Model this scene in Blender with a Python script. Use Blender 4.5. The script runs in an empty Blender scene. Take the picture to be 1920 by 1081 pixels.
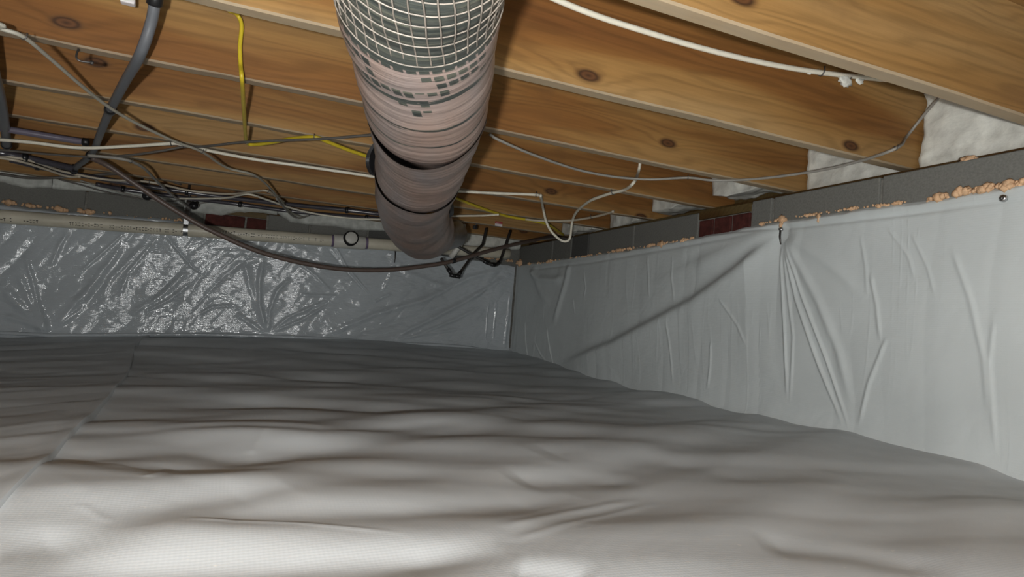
import bpy, bmesh, math, random
import numpy as np
from mathutils import Vector, Matrix

random.seed(4)
RS = np.random.RandomState(7)
scene = bpy.context.scene
col = scene.collection

# ------------------------------------------------------------------ camera
YAW, PITCH, ROLL, F = 0.4069, 0.0559, 0.0773, 1234.47
CAM = np.array([0.0, 0.0, 0.235])
_f = np.array([math.sin(YAW)*math.cos(PITCH), math.cos(YAW)*math.cos(PITCH), math.sin(PITCH)])
_r0 = np.array([math.cos(YAW), -math.sin(YAW), 0.0]); _u0 = np.cross(_r0, _f)
CR = math.cos(ROLL)*_r0 + math.sin(ROLL)*_u0
CU = -math.sin(ROLL)*_r0 + math.cos(ROLL)*_u0
CW = _f
cd = bpy.data.cameras.new('camera'); cam = bpy.data.objects.new('camera', cd); col.objects.link(cam)
cd.sensor_width = 36.0; cd.lens = F/1920*36.0; cd.clip_start = 0.02; cd.clip_end = 50
cam.matrix_world = Matrix(((CR[0], CU[0], -CW[0], CAM[0]), (CR[1], CU[1], -CW[1], CAM[1]),
                           (CR[2], CU[2], -CW[2], CAM[2]), (0, 0, 0, 1)))
scene.camera = cam

# ------------------------------------------------------------------ light: work lamp held just behind and under the lens, faint even world fill added to lift the shadows, standing in for bounce
w = bpy.data.worlds.new('world'); scene.world = w; w.use_nodes = True
w.node_tree.nodes['Background'].inputs[0].default_value = (1.0, 0.98, 0.96, 1)
w.node_tree.nodes['Background'].inputs[1].default_value = 0.16
ld = bpy.data.lights.new('work_lamp', 'POINT'); ld.energy = 100.0; ld.color = (1.0, 0.995, 0.975); ld.shadow_soft_size = 0.016
lamp = bpy.data.objects.new('work_lamp', ld); col.objects.link(lamp)
lamp.location = tuple(CAM - 0.05*CR - 0.035*CU - 0.18*CW)
scene.view_settings.view_transform = 'Standard'; scene.view_settings.look = 'None'
scene.view_settings.exposure = 0.0; scene.view_settings.gamma = 1.0
scene.view_settings.use_curve_mapping = False

# ------------------------------------------------------------------ measured layout (metres; x along the joists, y towards the back wall)
XR = 1.65           # face of the right block wall
YB = 3.756          # face of the back block wall
ZJ = 0.76           # underside of the joists
ZT = 0.727          # top of the block walls
SP = 0.4064
JT = 0.038; JH = 0.235
def JY(k): return 1.2475 + SP*(k-1)
def P(x, y, X=None, Y=None, Z=None, D=None):
    """point of the place seen at photo position x, y on a known plane"""
    d = CW + (x-960)/F*CR - (y-540.5)/F*CU
    if X is not None: t = (X-CAM[0])/d[0]
    elif Y is not None: t = (Y-CAM[1])/d[1]
    elif Z is not None: t = (Z-CAM[2])/d[2]
    else: t = D
    return CAM + t*d

# ------------------------------------------------------------------ helpers
def link(name, me, mat=None, parent=None):
    o = bpy.data.objects.new(name, me); col.objects.link(o)
    if mat is not None and len(me.materials) == 0: me.materials.append(mat)
    if parent is not None: o.parent = parent
    return o
def tag(o, label=None, cat=None, group=None, kind=None):
    if label: o['label'] = label
    if cat: o['category'] = cat
    if group: o['group'] = group
    if kind: o['kind'] = kind
    return o
def empty(name, loc=(0, 0, 0)):
    o = bpy.data.objects.new(name, None); col.objects.link(o); o.location = tuple(loc)
    o.empty_display_size = 0.02
    return o
def child(name, me, mat, parent):
    """mesh given in world coordinates, made a child of an Empty that has a location only"""
    o = link(name, me, mat, parent)
    root = parent
    off = Vector((0, 0, 0))
    while root is not None:
        off += root.location; root = root.parent
    o.location = -off
    return o
def mesh_from(verts, faces, name='m', smooth=True):
    me = bpy.data.meshes.new(name)
    me.from_pydata([tuple(map(float, v)) for v in verts], [], faces)
    me.update()
    if smooth: me.polygons.foreach_set('use_smooth', [True]*len(me.polygons))
    return me
class MB:
    def __init__(s): s.v = []; s.f = []
    def add(s, v, f):
        n = len(s.v); s.v += [tuple(map(float, p)) for p in v]; s.f += [tuple(i+n for i in q) for q in f]
    def mesh(s, name='m', smooth=True): return mesh_from(s.v, s.f, name, smooth)
def catmull(pts, n=8):
    p = [np.array(q, float) for q in pts]
    if len(p) < 3: return [p[0] + (p[-1]-p[0])*t for t in np.linspace(0, 1, n+1)]
    p = [2*p[0]-p[1]] + p + [2*p[-1]-p[-2]]
    out = []
    for i in range(1, len(p)-2):
        a, b, c, d = p[i-1:i+3]
        for t in np.linspace(0, 1, n, endpoint=False):
            out.append(0.5*((2*b) + (c-a)*t + (2*a-5*b+4*c-d)*t*t + (3*b-a-3*c+d)*t**3))
    out.append(p[-2]); return out
def frames(path):
    path = np.array(path); n = len(path)
    T = np.gradient(path, axis=0); T /= np.linalg.norm(T, axis=1)[:, None] + 1e-12
    up = np.array([0, 0, 1.0])
    if abs(T[0] @ up) > 0.9: up = np.array([1.0, 0, 0])
    N = np.cross(up, T[0]); N /= np.linalg.norm(N); Ns = [N]
    for i in range(1, n):
        N = Ns[-1] - (Ns[-1] @ T[i])*T[i]; N /= np.linalg.norm(N); Ns.append(N)
    Ns = np.array(Ns); B = np.cross(T, Ns)
    return path, T, Ns, B
def tube(mb, path, r, sides=10, flat=1.0, caps=True):
    path, T, N, B = frames(path); n = len(path)
    r = np.full(n, r) if np.isscalar(r) else np.array(r)
    v = []; f = []
    for i in range(n):
        for k in range(sides):
            a = 2*math.pi*k/sides
            v.append(path[i] + r[i]*(math.cos(a)*N[i] + flat*math.sin(a)*B[i]))
    for i in range(n-1):
        for k in range(sides):
            k2 = (k+1) % sides
            f.append((i*sides+k, i*sides+k2, (i+1)*sides+k2, (i+1)*sides+k))
    if caps:
        f.append(tuple(reversed(range(sides)))); f.append(tuple((n-1)*sides+k for k in range(sides)))
    mb.add(v, f)
def box(mb, lo, hi):
    x0, y0, z0 = lo; x1, y1, z1 = hi
    mb.add([(x0,y0,z0),(x1,y0,z0),(x1,y1,z0),(x0,y1,z0),(x0,y0,z1),(x1,y0,z1),(x1,y1,z1),(x0,y1,z1)],
           [(3,2,1,0),(4,5,6,7),(0,1,5,4),(1,2,6,5),(2,3,7,6),(3,0,4,7)])
def bevel_box(lo, hi, bev=0.003, seg=2, jit=0.0):
    mb = MB(); box(mb, lo, hi)
    me = mb.mesh('box', False); bm = bmesh.new(); bm.from_mesh(me)
    if jit:
        for q in bm.verts: q.co += Vector((random.uniform(-jit, jit), random.uniform(-jit, jit), random.uniform(-jit, jit)))
    bmesh.ops.bevel(bm, geom=bm.edges[:], offset=bev, segments=seg, affect='EDGES', profile=0.5)
    bm.to_mesh(me); bm.free(); return me
def hash2(ix, iy, seed):
    h = np.sin(ix*127.1 + iy*311.7 + seed*74.7)*43758.5453
    return h - np.floor(h)
def vnoise(x, y, seed=0):
    ix = np.floor(x); iy = np.floor(y); fx = x-ix; fy = y-iy
    fx = fx*fx*fx*(fx*(fx*6-15)+10); fy = fy*fy*fy*(fy*(fy*6-15)+10)
    a = hash2(ix, iy, seed); b = hash2(ix+1, iy, seed); c = hash2(ix, iy+1, seed); d = hash2(ix+1, iy+1, seed)
    return (a*(1-fx)+b*fx)*(1-fy) + (c*(1-fx)+d*fx)*fy - 0.5
def fbm(x, y, seed=0, o=3):
    s = 0; a = 1.0
    for i in range(o): s = s + a*vnoise(x*2**i, y*2**i, seed+i*13); a *= 0.5
    return s
def ridge(U, V, pts, amp, wid, w2=None, taper=True):
    """a fold running along a polyline (in sheet coordinates); returns height"""
    best = np.full(U.shape, 1e9); tt = np.zeros(U.shape)
    L = 0; segs = []
    for a, b in zip(pts[:-1], pts[1:]):
        l = math.hypot(b[0]-a[0], b[1]-a[1]); segs.append((a, b, L, l)); L += l
    for a, b, l0, l in segs:
        dx, dy = b[0]-a[0], b[1]-a[1]
        t = np.clip(((U-a[0])*dx + (V-a[1])*dy)/(l*l+1e-12), 0, 1)
        d = np.hypot(U-a[0]-t*dx, V-a[1]-t*dy)
        m = d < best; best = np.where(m, d, best); tt = np.where(m, (l0+t*l)/L, tt)
    wd = wid if w2 is None else wid + (w2-wid)*tt
    h = amp*np.exp(-(best/wd)**2)
    if taper: h = h*np.clip(np.minimum(tt/0.12, (1-tt)/0.2), 0.0, 1)
    return h
def grid_mesh(X, Y, Z, flip=False, name='sheet'):
    nu, nv = X.shape
    v = np.stack([X, Y, Z], -1).reshape(-1, 3).astype(np.float32)
    idx = np.arange(nu*nv).reshape(nu, nv)
    a, b, c, d = idx[:-1, :-1], idx[1:, :-1], idx[1:, 1:], idx[:-1, 1:]
    q = np.stack([a, b, c, d] if not flip else [d, c, b, a], -1).reshape(-1, 4).astype(np.int32)
    me = bpy.data.meshes.new(name)
    me.vertices.add(len(v)); me.vertices.foreach_set('co', v.ravel())
    me.loops.add(q.size); me.loops.foreach_set('vertex_index', q.ravel())
    me.polygons.add(len(q)); me.polygons.foreach_set('loop_start', np.arange(0, q.size, 4, dtype=np.int32))
    me.polygons.foreach_set('loop_total', np.full(len(q), 4, np.int32))
    me.update(calc_edges=True); me.validate()
    me.polygons.foreach_set('use_smooth', np.ones(len(q), bool))
    return me
def blob_mesh(r, seed, squash=(1, 1, 1), amp=0.35, sub=2, freq=2.2):
    from mathutils import noise
    bm = bmesh.new(); bmesh.ops.create_icosphere(bm, subdivisions=sub, radius=1)
    for q in bm.verts:
        n = noise.fractal(q.co*freq + Vector((seed*3.1, seed*1.7, seed)), 1.0, 2.0, 3)
        q.co = Vector((q.co.x*squash[0], q.co.y*squash[1], q.co.z*squash[2]))*r*(1+amp*n)
    me = bpy.data.meshes.new('blob'); bm.to_mesh(me); bm.free()
    me.polygons.foreach_set('use_smooth', [True]*len(me.polygons)); return me

# ------------------------------------------------------------------ materials
def new_mat(name):
    m = bpy.data.materials.new(name); m.use_nodes = True
    nt = m.node_tree; b = nt.nodes['Principled BSDF']
    return m, nt, b
def N(nt, t, **kw):
    n = nt.nodes.new(t)
    for k, v in kw.items():
        if k in n.inputs.keys() if isinstance(k, str) else False: n.inputs[k].default_value = v
        else: setattr(n, k, v)
    return n
def mapped(nt, scale, src='Object', rand=False):
    tc = nt.nodes.new('ShaderNodeTexCoord'); mp = nt.nodes.new('ShaderNodeMapping')
    mp.inputs['Scale'].default_value = scale
    nt.links.new(tc.outputs[src], mp.inputs['Vector'])
    if rand:
        oi = nt.nodes.new('ShaderNodeObjectInfo'); ml = nt.nodes.new('ShaderNodeMath'); ml.operation = 'MULTIPLY'; ml.inputs[1].default_value = 37.0
        nt.links.new(oi.outputs['Random'], ml.inputs[0]); cb = nt.nodes.new('ShaderNodeCombineXYZ')
        for i in range(3): nt.links.new(ml.outputs[0], cb.inputs[i])
        nt.links.new(cb.outputs[0], mp.inputs['Location'])
    return mp.outputs[0]
def noise(nt, vec, scale=1.0, detail=3.0, rough=0.5, dist=0.0):
    n = nt.nodes.new('ShaderNodeTexNoise'); n.inputs['Scale'].default_value = scale
    n.inputs['Detail'].default_value = detail; n.inputs['Roughness'].default_value = rough; n.inputs['Distortion'].default_value = dist
    nt.links.new(vec, n.inputs['Vector']); return n.outputs[0]
def ramp(nt, fac, stops):
    r = nt.nodes.new('ShaderNodeValToRGB'); e = r.color_ramp.elements
    while len(e) < len(stops): e.new(0.5)
    for i, (p, c) in enumerate(stops):
        e[i].position = p; e[i].color = (c[0], c[1], c[2], 1) if not np.isscalar(c) else (c, c, c, 1)
    nt.links.new(fac, r.inputs[0]); return r.outputs[0]
def mix(nt, fac, a, b, mode='MIX'):
    m = nt.nodes.new('ShaderNodeMix'); m.data_type = 'RGBA'; m.blend_type = mode
    for s, v in ((0, fac), (6, a), (7, b)):
        if hasattr(v, 'is_linked') or isinstance(v, bpy.types.NodeSocket): nt.links.new(v, m.inputs[s])
        else: m.inputs[s].default_value = v if np.isscalar(v) else (*v, 1)
    return m.outputs[2]
def math_(nt, op, a, b=0.0):
    m = nt.nodes.new('ShaderNodeMath'); m.operation = op
    for i, v in enumerate((a, b)):
        if isinstance(v, bpy.types.NodeSocket): nt.links.new(v, m.inputs[i])
        else: m.inputs[i].default_value = v
    return m.outputs[0]
def bump(nt, b, h, strength=0.5, dist=0.002, prev=None):
    n = nt.nodes.new('ShaderNodeBump'); n.inputs['Strength'].default_value = strength; n.inputs['Distance'].default_value = dist
    nt.links.new(h, n.inputs['Height'])
    if prev is not None: nt.links.new(prev, n.inputs['Normal'])
    nt.links.new(n.outputs[0], b.inputs['Normal']); return n.outputs[0]

def wood_mat(name, tint=(1, 1, 1), grey=0.0):
    m, nt, b = new_mat(name)
    v = mapped(nt, (1, 1, 1), rand=True)
    # knots: sparse cells, long along the board
    s0 = nt.nodes.new('ShaderNodeSeparateXYZ'); nt.links.new(v, s0.inputs[0])
    cbk = nt.nodes.new('ShaderNodeCombineXYZ'); nt.links.new(math_(nt, 'MULTIPLY', s0.outputs[0], 1.55), cbk.inputs[0]); nt.links.new(math_(nt, 'MULTIPLY', s0.outputs[2], 3.4), cbk.inputs[1])
    vo = nt.nodes.new('ShaderNodeTexVoronoi'); vo.voronoi_dimensions = '2D'; vo.inputs['Scale'].default_value = 1.0; vo.inputs['Randomness'].default_value = 1.0
    nt.links.new(cbk.outputs[0], vo.inputs['Vector'])
    kd = vo.outputs['Distance']
    ms = nt.nodes.new('ShaderNodeMapping'); ms.inputs['Scale'].default_value = (1.0, 3.0, 9.0); nt.links.new(v, ms.inputs['Vector'])
    low = noise(nt, ms.outputs[0], 1.3, 2.0, 0.5, 0.3)
    sep = nt.nodes.new('ShaderNodeSeparateXYZ'); nt.links.new(v, sep.inputs[0])
    ph = math_(nt, 'ADD', math_(nt, 'MULTIPLY', math_(nt, 'ADD', sep.outputs[2], sep.outputs[1]), 240.0), math_(nt, 'MULTIPLY', low, 46.0))
    ph = math_(nt, 'ADD', ph, math_(nt, 'DIVIDE', 2.2, math_(nt, 'ADD', kd, 0.10)))
    ring = math_(nt, 'ADD', math_(nt, 'MULTIPLY', math_(nt, 'SINE', ph), 0.5), 0.5)
    mf = nt.nodes.new('ShaderNodeMapping'); mf.inputs['Scale'].default_value = (6, 120, 160); nt.links.new(v, mf.inputs['Vector'])
    fib = noise(nt, mf.outputs[0], 1.0, 3.0, 0.6)
    heart = noise(nt, ms.outputs[0], 0.62, 2.0, 0.45, 0.2)
    base = ramp(nt, heart, [(0.36, (0.37*tint[0], 0.225*tint[1], 0.090*tint[2])), (0.50, (0.32*tint[0], 0.172*tint[1], 0.055*tint[2])), (0.58, (0.23*tint[0], 0.102*tint[1], 0.027*tint[2])), (0.75, (0.17*tint[0], 0.068*tint[1], 0.018*tint[2]))])
    rc = ramp(nt, ring, [(0.0, 0.55), (0.45, 0.92), (1.0, 1.0)])
    c = mix(nt, 0.42, base, rc, 'MULTIPLY')
    fc = ramp(nt, fib, [(0.3, 0.80), (0.7, 1.08)])
    c = mix(nt, 0.7, c, fc, 'MULTIPLY')
    kn = ramp(nt, kd, [(0.0, (0.05, 0.022, 0.01)), (0.022, (0.12, 0.05, 0.018)), (0.034, (0.04, 0.018, 0.008)), (0.055, (0.13, 0.06, 0.02))])
    km = ramp(nt, kd, [(0.034, 1.0), (0.065, 0.0)])
    c = mix(nt, km, c, kn)
    st = noise(nt, v, 5.0, 4.0, 0.6)
    c = mix(nt, ramp(nt, st, [(0.62, 0.0), (0.8, 0.35)]), c, (0.12, 0.06, 0.025))
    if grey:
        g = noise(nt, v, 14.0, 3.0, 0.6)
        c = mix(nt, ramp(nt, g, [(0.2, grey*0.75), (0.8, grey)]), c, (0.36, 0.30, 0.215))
    nt.links.new(c, b.inputs['Base Color'])
    b.inputs['Roughness'].default_value = 0.62; b.inputs['Specular IOR Level'].default_value = 0.3
    n1 = bump(nt, b, fib, 0.25, 0.0008)
    bump(nt, b, ring, 0.18, 0.0007, n1)
    return m
def plain(name, colr, rough=0.5, metal=0.0, var=0.12, scale=40, bmp=0.0, spec=0.5):
    m, nt, b = new_mat(name)
    v = mapped(nt, (1, 1, 1))
    n = noise(nt, v, scale, 4.0, 0.6)
    lo = tuple(c*(1-var) for c in colr); hi = tuple(min(1, c*(1+var)) for c in colr)
    nt.links.new(ramp(nt, n, [(0.3, lo), (0.7, hi)]), b.inputs['Base Color'])
    b.inputs['Roughness'].default_value = rough; b.inputs['Metallic'].default_value = metal; b.inputs['Specular IOR Level'].default_value = spec
    if bmp: bump(nt, b, n, 0.6, bmp)
    return m
def liner_mat(name, colr, rough=0.3, weave='XZ', crinkle=1.0, warm=0.0, spec=0.5, cscale=1.0, weave_d=0.0007, stretch=(1, 1, 1)):
    m, nt, b = new_mat(name)
    v = mapped(nt, (1, 1, 1))
    big = noise(nt, v, 2.2, 3.0, 0.5)
    lo = tuple(c*0.90 for c in colr); hi = tuple(c*1.07 for c in colr)
    c = ramp(nt, big, [(0.3, lo), (0.7, hi)])
    if warm:
        sp = noise(nt, v, 3.1, 2.0, 0.5)
        c = mix(nt, ramp(nt, sp, [(0.60, 0.0), (0.78, warm)]), c, (0.42, 0.33, 0.22))
        sp2 = noise(nt, v, 60.0, 2.0, 0.5)
        c = mix(nt, ramp(nt, sp2, [(0.74, 0.0), (0.80, 0.5)]), c, (0.75, 0.73, 0.68))
    nt.links.new(c, b.inputs['Base Color'])
    rn = noise(nt, v, 9.0, 3.0, 0.6)
    rr = ramp(nt, rn, [(0.3, rough*0.85), (0.7, rough*1.25)]); nt.links.new(rr, b.inputs['Roughness'])
    b.inputs['Specular IOR Level'].default_value = spec
    sep = nt.nodes.new('ShaderNodeSeparateXYZ'); nt.links.new(v, sep.inputs[0])
    ax = {'X': 0, 'Y': 1, 'Z': 2}
    wj = noise(nt, v, 25.0, 2.0, 0.5)
    s1 = math_(nt, 'SINE', math_(nt, 'ADD', math_(nt, 'MULTIPLY', sep.outputs[ax[weave[0]]], 1300.0), math_(nt, 'MULTIPLY', wj, 3.0)))
    s2 = math_(nt, 'SINE', math_(nt, 'ADD', math_(nt, 'MULTIPLY', sep.outputs[ax[weave[1]]], 1100.0), math_(nt, 'MULTIPLY', wj, 5.0)))
    wv = math_(nt, 'ADD', math_(nt, 'MULTIPLY', s1, 0.4), s2)
    n1 = bump(nt, b, wv, 0.35, weave_d)
    ms = nt.nodes.new('ShaderNodeMapping'); ms.inputs['Scale'].default_value = stretch; nt.links.new(v, ms.inputs['Vector'])
    cr = noise(nt, ms.outputs[0], 26.0*cscale, 4.0, 0.55, 0.8)
    n2 = bump(nt, b, cr, 0.55*crinkle, 0.006, n1)
    mid = noise(nt, ms.outputs[0], 8.0*cscale, 2.0, 0.5, 1.2)
    bump(nt, b, mid, 0.6*crinkle, 0.016, n2)
    return m

M = {}
M['wood'] = wood_mat('joist_wood')
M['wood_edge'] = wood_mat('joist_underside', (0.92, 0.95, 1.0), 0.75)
M['sill'] = wood_mat('sill_wood', (0.34, 0.40, 0.42), 0.0)
M['subfloor'] = wood_mat('subfloor_wood', (0.8, 0.8, 0.8), 0.0)
M['block'] = plain('concrete_block', (0.165, 0.165, 0.15), 0.9, var=0.14, scale=160, bmp=0.002, spec=0.2)
M['block_dark'] = plain('dark_concrete_block', (0.085, 0.085, 0.08), 0.9, var=0.14, scale=160, bmp=0.002, spec=0.2)
M['mortar'] = plain('mortar', (0.19, 0.185, 0.165), 0.95, var=0.3, scale=50, bmp=0.002, spec=0.2)
M['brick'] = plain('red_brick', (0.070, 0.018, 0.014), 0.85, var=0.4, scale=50, bmp=0.002, spec=0.3)
M['liner_wall'] = liner_mat('shiny_liner', (0.46, 0.50, 0.525), 0.125, 'XZ', 0.55, spec=0.75, weave_d=0.00035, stretch=(0.75, 1, 1.5))
M['liner_right'] = liner_mat('matte_liner', (0.56, 0.60, 0.60), 0.42, 'YZ', 0.28, spec=0.35, weave_d=0.0001)
M['liner_floor'] = liner_mat('floor_liner', (0.51, 0.54, 0.555), 0.45, 'XY', 0.05, warm=0.12, spec=0.35, weave_d=0.00006)
M['foam'] = plain('orange_foam', (0.64, 0.41, 0.24), 0.8, var=0.2, scale=90, bmp=0.003)
M['insul'] = plain('insulation', (0.66, 0.66, 0.60), 0.8, var=0.16, scale=24, bmp=0.006)
M['insul_grey'] = plain('grey_insulation', (0.50, 0.515, 0.48), 0.9, var=0.25, scale=24, bmp=0.006)
M['pvc'] = plain('cream_pvc', (0.60, 0.56, 0.45), 0.42, var=0.12, scale=9)
M['pvc_white'] = plain('white_pvc', (0.58, 0.57, 0.52), 0.42, var=0.06, scale=12)
M['primer'] = plain('purple_primer', (0.16, 0.12, 0.20), 0.5)
M['ink'] = plain('pipe_ink', (0.055, 0.05, 0.04), 0.6)
M['seal'] = plain('black_seal', (0.012, 0.012, 0.012), 0.5)
M['grey_pipe'] = plain('grey_tubing', (0.115, 0.12, 0.13), 0.38, var=0.06)
M['dark_pipe'] = plain('dark_tubing', (0.06, 0.055, 0.065), 0.22, var=0.1, spec=0.7)
M['violet_pipe'] = plain('violet_grey_tubing', (0.13, 0.115, 0.15), 0.24, var=0.08, spec=0.7)
M['brown_pipe'] = plain('brown_tubing', (0.105, 0.075, 0.062), 0.45, var=0.1)
M['black'] = plain('black_plastic', (0.012, 0.012, 0.013), 0.35)
M['wire_white'] = plain('white_cable', (0.74, 0.70, 0.58), 0.42, var=0.07)
M['wire_beige'] = plain('beige_cable', (0.52, 0.46, 0.36), 0.45, var=0.08)
M['wire_grey'] = plain('grey_cable', (0.27, 0.255, 0.225), 0.45, var=0.08)
M['wire_tan'] = plain('grey_beige_cable', (0.36, 0.34, 0.28), 0.45, var=0.08)
M['wire_dark'] = plain('dark_cable', (0.11, 0.10, 0.088), 0.45, var=0.08)
M['wire_yellow'] = plain('yellow_cable', (0.56, 0.42, 0.025), 0.38, var=0.06)
M['metal'] = plain('galvanised_metal', (0.55, 0.56, 0.57), 0.32, 1.0, var=0.1)
M['steel_dark'] = plain('dark_steel', (0.10, 0.095, 0.09), 0.4, 0.7, var=0.15)
M['collar'] = plain('dull_collar', (0.20, 0.19, 0.185), 0.3, 0.6, var=0.2)
M['tag_red'] = plain('red_print', (0.36, 0.015, 0.02), 0.5)
M['tag_white'] = plain('white_card', (0.66, 0.62, 0.62), 0.5, var=0.08)
M['dirt'] = plain('soil', (0.10, 0.075, 0.05), 0.95, var=0.3, scale=20, bmp=0.01)

# ================================================================== SETTING
mb = MB(); box(mb, (-2.6, -2.0, -0.30), (XR+0.2, YB+0.2, -0.12))
tag(link('floor', mb.mesh('floor', False), M['dirt']), 'bare soil beneath the plastic sheets', kind='structure')
mb = MB(); box(mb, (-2.6, -2.0, ZJ+JH), (XR+0.2, YB+0.2, ZJ+JH+0.02))
tag(link('ceiling', mb.mesh('ceiling', False), M['subfloor']), 'wooden subfloor resting on the joists', kind='structure')

# block walls: mortar core with each block / brick a piece set into it
def wall_pieces(wall, axis, edges, z0, z1, kinds, lo_override=None):
    """pieces between consecutive joint positions along a wall"""
    for i, (a, b) in enumerate(zip(edges[:-1], edges[1:])):
        k = kinds[i]
        if k is None: continue
        a2, b2 = min(a, b)+0.005, max(a, b)-0.005
        t = random.uniform(-0.001, 0.0025)
        zz0, zz1 = z0, z1
        if axis == 'x': lo, hi = (a2, YB-t, zz0), (b2, YB+0.15, zz1)
        else: lo, hi = (XR-t, a2, zz0), (XR+0.15, b2, zz1)
        me = bevel_box(lo, hi, 0.0035, 2)
        child('brick' if k == 'brick' else 'concrete_block', me, M[k], wall)
wb = MB(); box(wb, (-2.6, YB+0.007, -0.15), (XR+0.2, YB+0.19, ZT-0.004))
wall_back = tag(link('wall_back', wb.mesh('wall_back', False), M['mortar']), 'grey block wall with a few red bricks behind the drain pipe', kind='structure')
wr = MB(); box(wr, (XR+0.007, -2.0, -0.15), (XR+0.19, YB+0.007, ZT-0.004))
wall_right = tag(link('wall_right', wr.mesh('wall_right', False), M['mortar']), 'grey block wall under the joist ends on the right', kind='structure')
def bx(px_, py_): return P(px_, py_, Y=YB)[0]
def ry(px_, py_): return P(px_, py_, X=XR)[1]
# back wall, top course
e = [-2.55, -2.15, -1.75, -1.37, bx(40, 365)-0.30, bx(162, 370), bx(352, 390), bx(383, 410)]
wall_pieces(wall_back, 'x', e, 0.537, ZT, ['block']*7)
e = [bx(383, 410), bx(461, 415), bx(501, 420)]
wall_pieces(wall_back, 'x', e, 0.635, 0.697, ['brick']*2)
wall_pieces(wall_back, 'x', [bx(383, 410), bx(440, 415), bx(501, 420)], 0.565, 0.625, ['brick']*2)
mbx = MB(); box(mbx, (bx(383, 410)+0.006, YB-0.003, 0.70), (bx(501, 420)-0.006, YB+0.15, ZT))
child('wood_shim', mbx.mesh('shim', False), M['sill'], wall_back)
e = [bx(501, 420), bx(581, 428), bx(690, 440), bx(800, 450), bx(893, 462), bx(975, 480)]
wall_pieces(wall_back, 'x', e, 0.537, ZT, ['block', 'block', 'block_dark', 'block_dark', 'block'])
# right wall, top course
e = [YB-0.002, ry(1037, 463), ry(1072, 460), ry(1104, 455), ry(1189, 440), ry(1310, 420)]
wall_pieces(wall_right, 'y', e, 0.537, ZT, ['block', 'block', 'block_dark', 'block', 'block'])
wall_pieces(wall_right, 'y', [ry(1310, 420), ry(1338, 420), ry(1372, 415), ry(1408, 410)], 0.62, 0.694, ['brick']*3)
mbx = MB(); box(mbx, (XR-0.004, ry(1408, 410)+0.006, 0.698), (XR+0.15, ry(1310, 420)-0.006, ZT))
child('wood_shim', mbx.mesh('shim', False), M['sill'], wall_right)
e = [ry(1408, 410), ry(1450, 370), ry(1652, 345), ry(1652, 345)-0.40, ry(1652, 345)-0.8, ry(1652, 345)-1.2, ry(1652, 345)-1.6]
wall_pieces(wall_right, 'y', e, 0.537, ZT+0.004, ['block']*6)

# sill plates and rim boards
for nm, lo, hi, lab in (('trim_1', (XR+0.075, -2.0, ZT+0.005), (XR+0.175, YB+0.03, ZJ-0.002), 'dark wooden sill plate on the right wall'),
                        ('trim_2', (-2.6, YB+0.04, ZT+0.001), (XR+0.03, YB+0.18, ZJ-0.002), 'dark wooden sill plate on the back wall'),
                        ('trim_3', (XR+0.18, -2.0, ZT+0.01), (XR+0.2, YB+0.18, ZJ+JH), 'rim board closing the joist bays on the right'),
                        ('trim_4', (-2.6, YB+0.181, ZT+0.01), (XR+0.2, YB+0.2, ZJ+JH), 'rim board above the back wall')):
    mb = MB(); box(mb, lo, hi); tag(link(nm, mb.mesh(nm, False), M['sill']), lab, kind='structure')

# ================================================================== JOISTS
ordinal = {-1: 'wooden joist overhead, just in front of the frame, nearest the camera',
           0: 'nearest knotty wooden joist crossing the top right corner',
           1: 'wooden joist carrying the thick white cable, second from the top right corner',
           2: 'wooden joist third from the top right corner, below the white-cable joist',
           3: 'wooden joist fourth from the top right corner, above the thin drooping wire',
           4: 'wooden joist fifth from the top right, with the long white cable under it',
           5: 'wooden joist sixth from the top right, third from the back wall',
           6: 'wooden joist second from the back wall, carrying the red and white tag',
           7: 'last wooden joist, right against the back wall insulation'}
def joist_mesh(seed):
    rs = random.Random(seed)
    L0, L1 = -2.5, XR+0.18
    n = 60; v = []; f = []
    prof = [(0, 0.004), (0.004, 0), (JT-0.004, 0), (JT, 0.004), (JT, JH), (0, JH)]
    for i in range(n+1):
        x = L0 + (L1-L0)*i/n
        wob = 0.0022*math.sin(x*2.1+seed) + 0.0008*math.sin(x*9+seed*2)
        chip = -0.0 + (0.0018*max(0, math.sin(x*17+seed*5))**6)
        for (y, z) in prof:
            v.append((x, y + 0.0016*math.sin(x*1.4+seed*3), z + (wob if z < 0.1 else 0) + (chip if z == 0 else 0)))
    m = len(prof)
    for i in range(n):
        for k in range(m):
            k2 = (k+1) % m
            f.append((i*m+k2, i*m+k, (i+1)*m+k, (i+1)*m+k2))
    f.append(tuple(range(m))); f.append(tuple(reversed([n*m+k for k in range(m)])))
    me = mesh_from(v, f, 'joist', False)
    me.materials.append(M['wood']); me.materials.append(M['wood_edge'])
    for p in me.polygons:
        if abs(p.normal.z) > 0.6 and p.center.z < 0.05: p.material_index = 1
    return me
for k in range(-1, 8):
    o = link('floor_joist', joist_mesh(k+11)); o.location = (0, JY(k), ZJ)
    tag(o, ordinal[k], 'joist', 'floor joists')

# ================================================================== PLASTIC LINERS
def w2(pts): return [(P(x, y, X=XR-0.02)[1], P(x, y, X=XR-0.02)[2]) for x, y in pts]
def b2(pts): return [(P(x, y, Y=YB-0.02)[0], P(x, y, Y=YB-0.02)[2]) for x, y in pts]
def fl2(pts): return [(P(x, y, Z=0.0)[0], P(x, y, Z=0.0)[1]) for x, y in pts]

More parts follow.
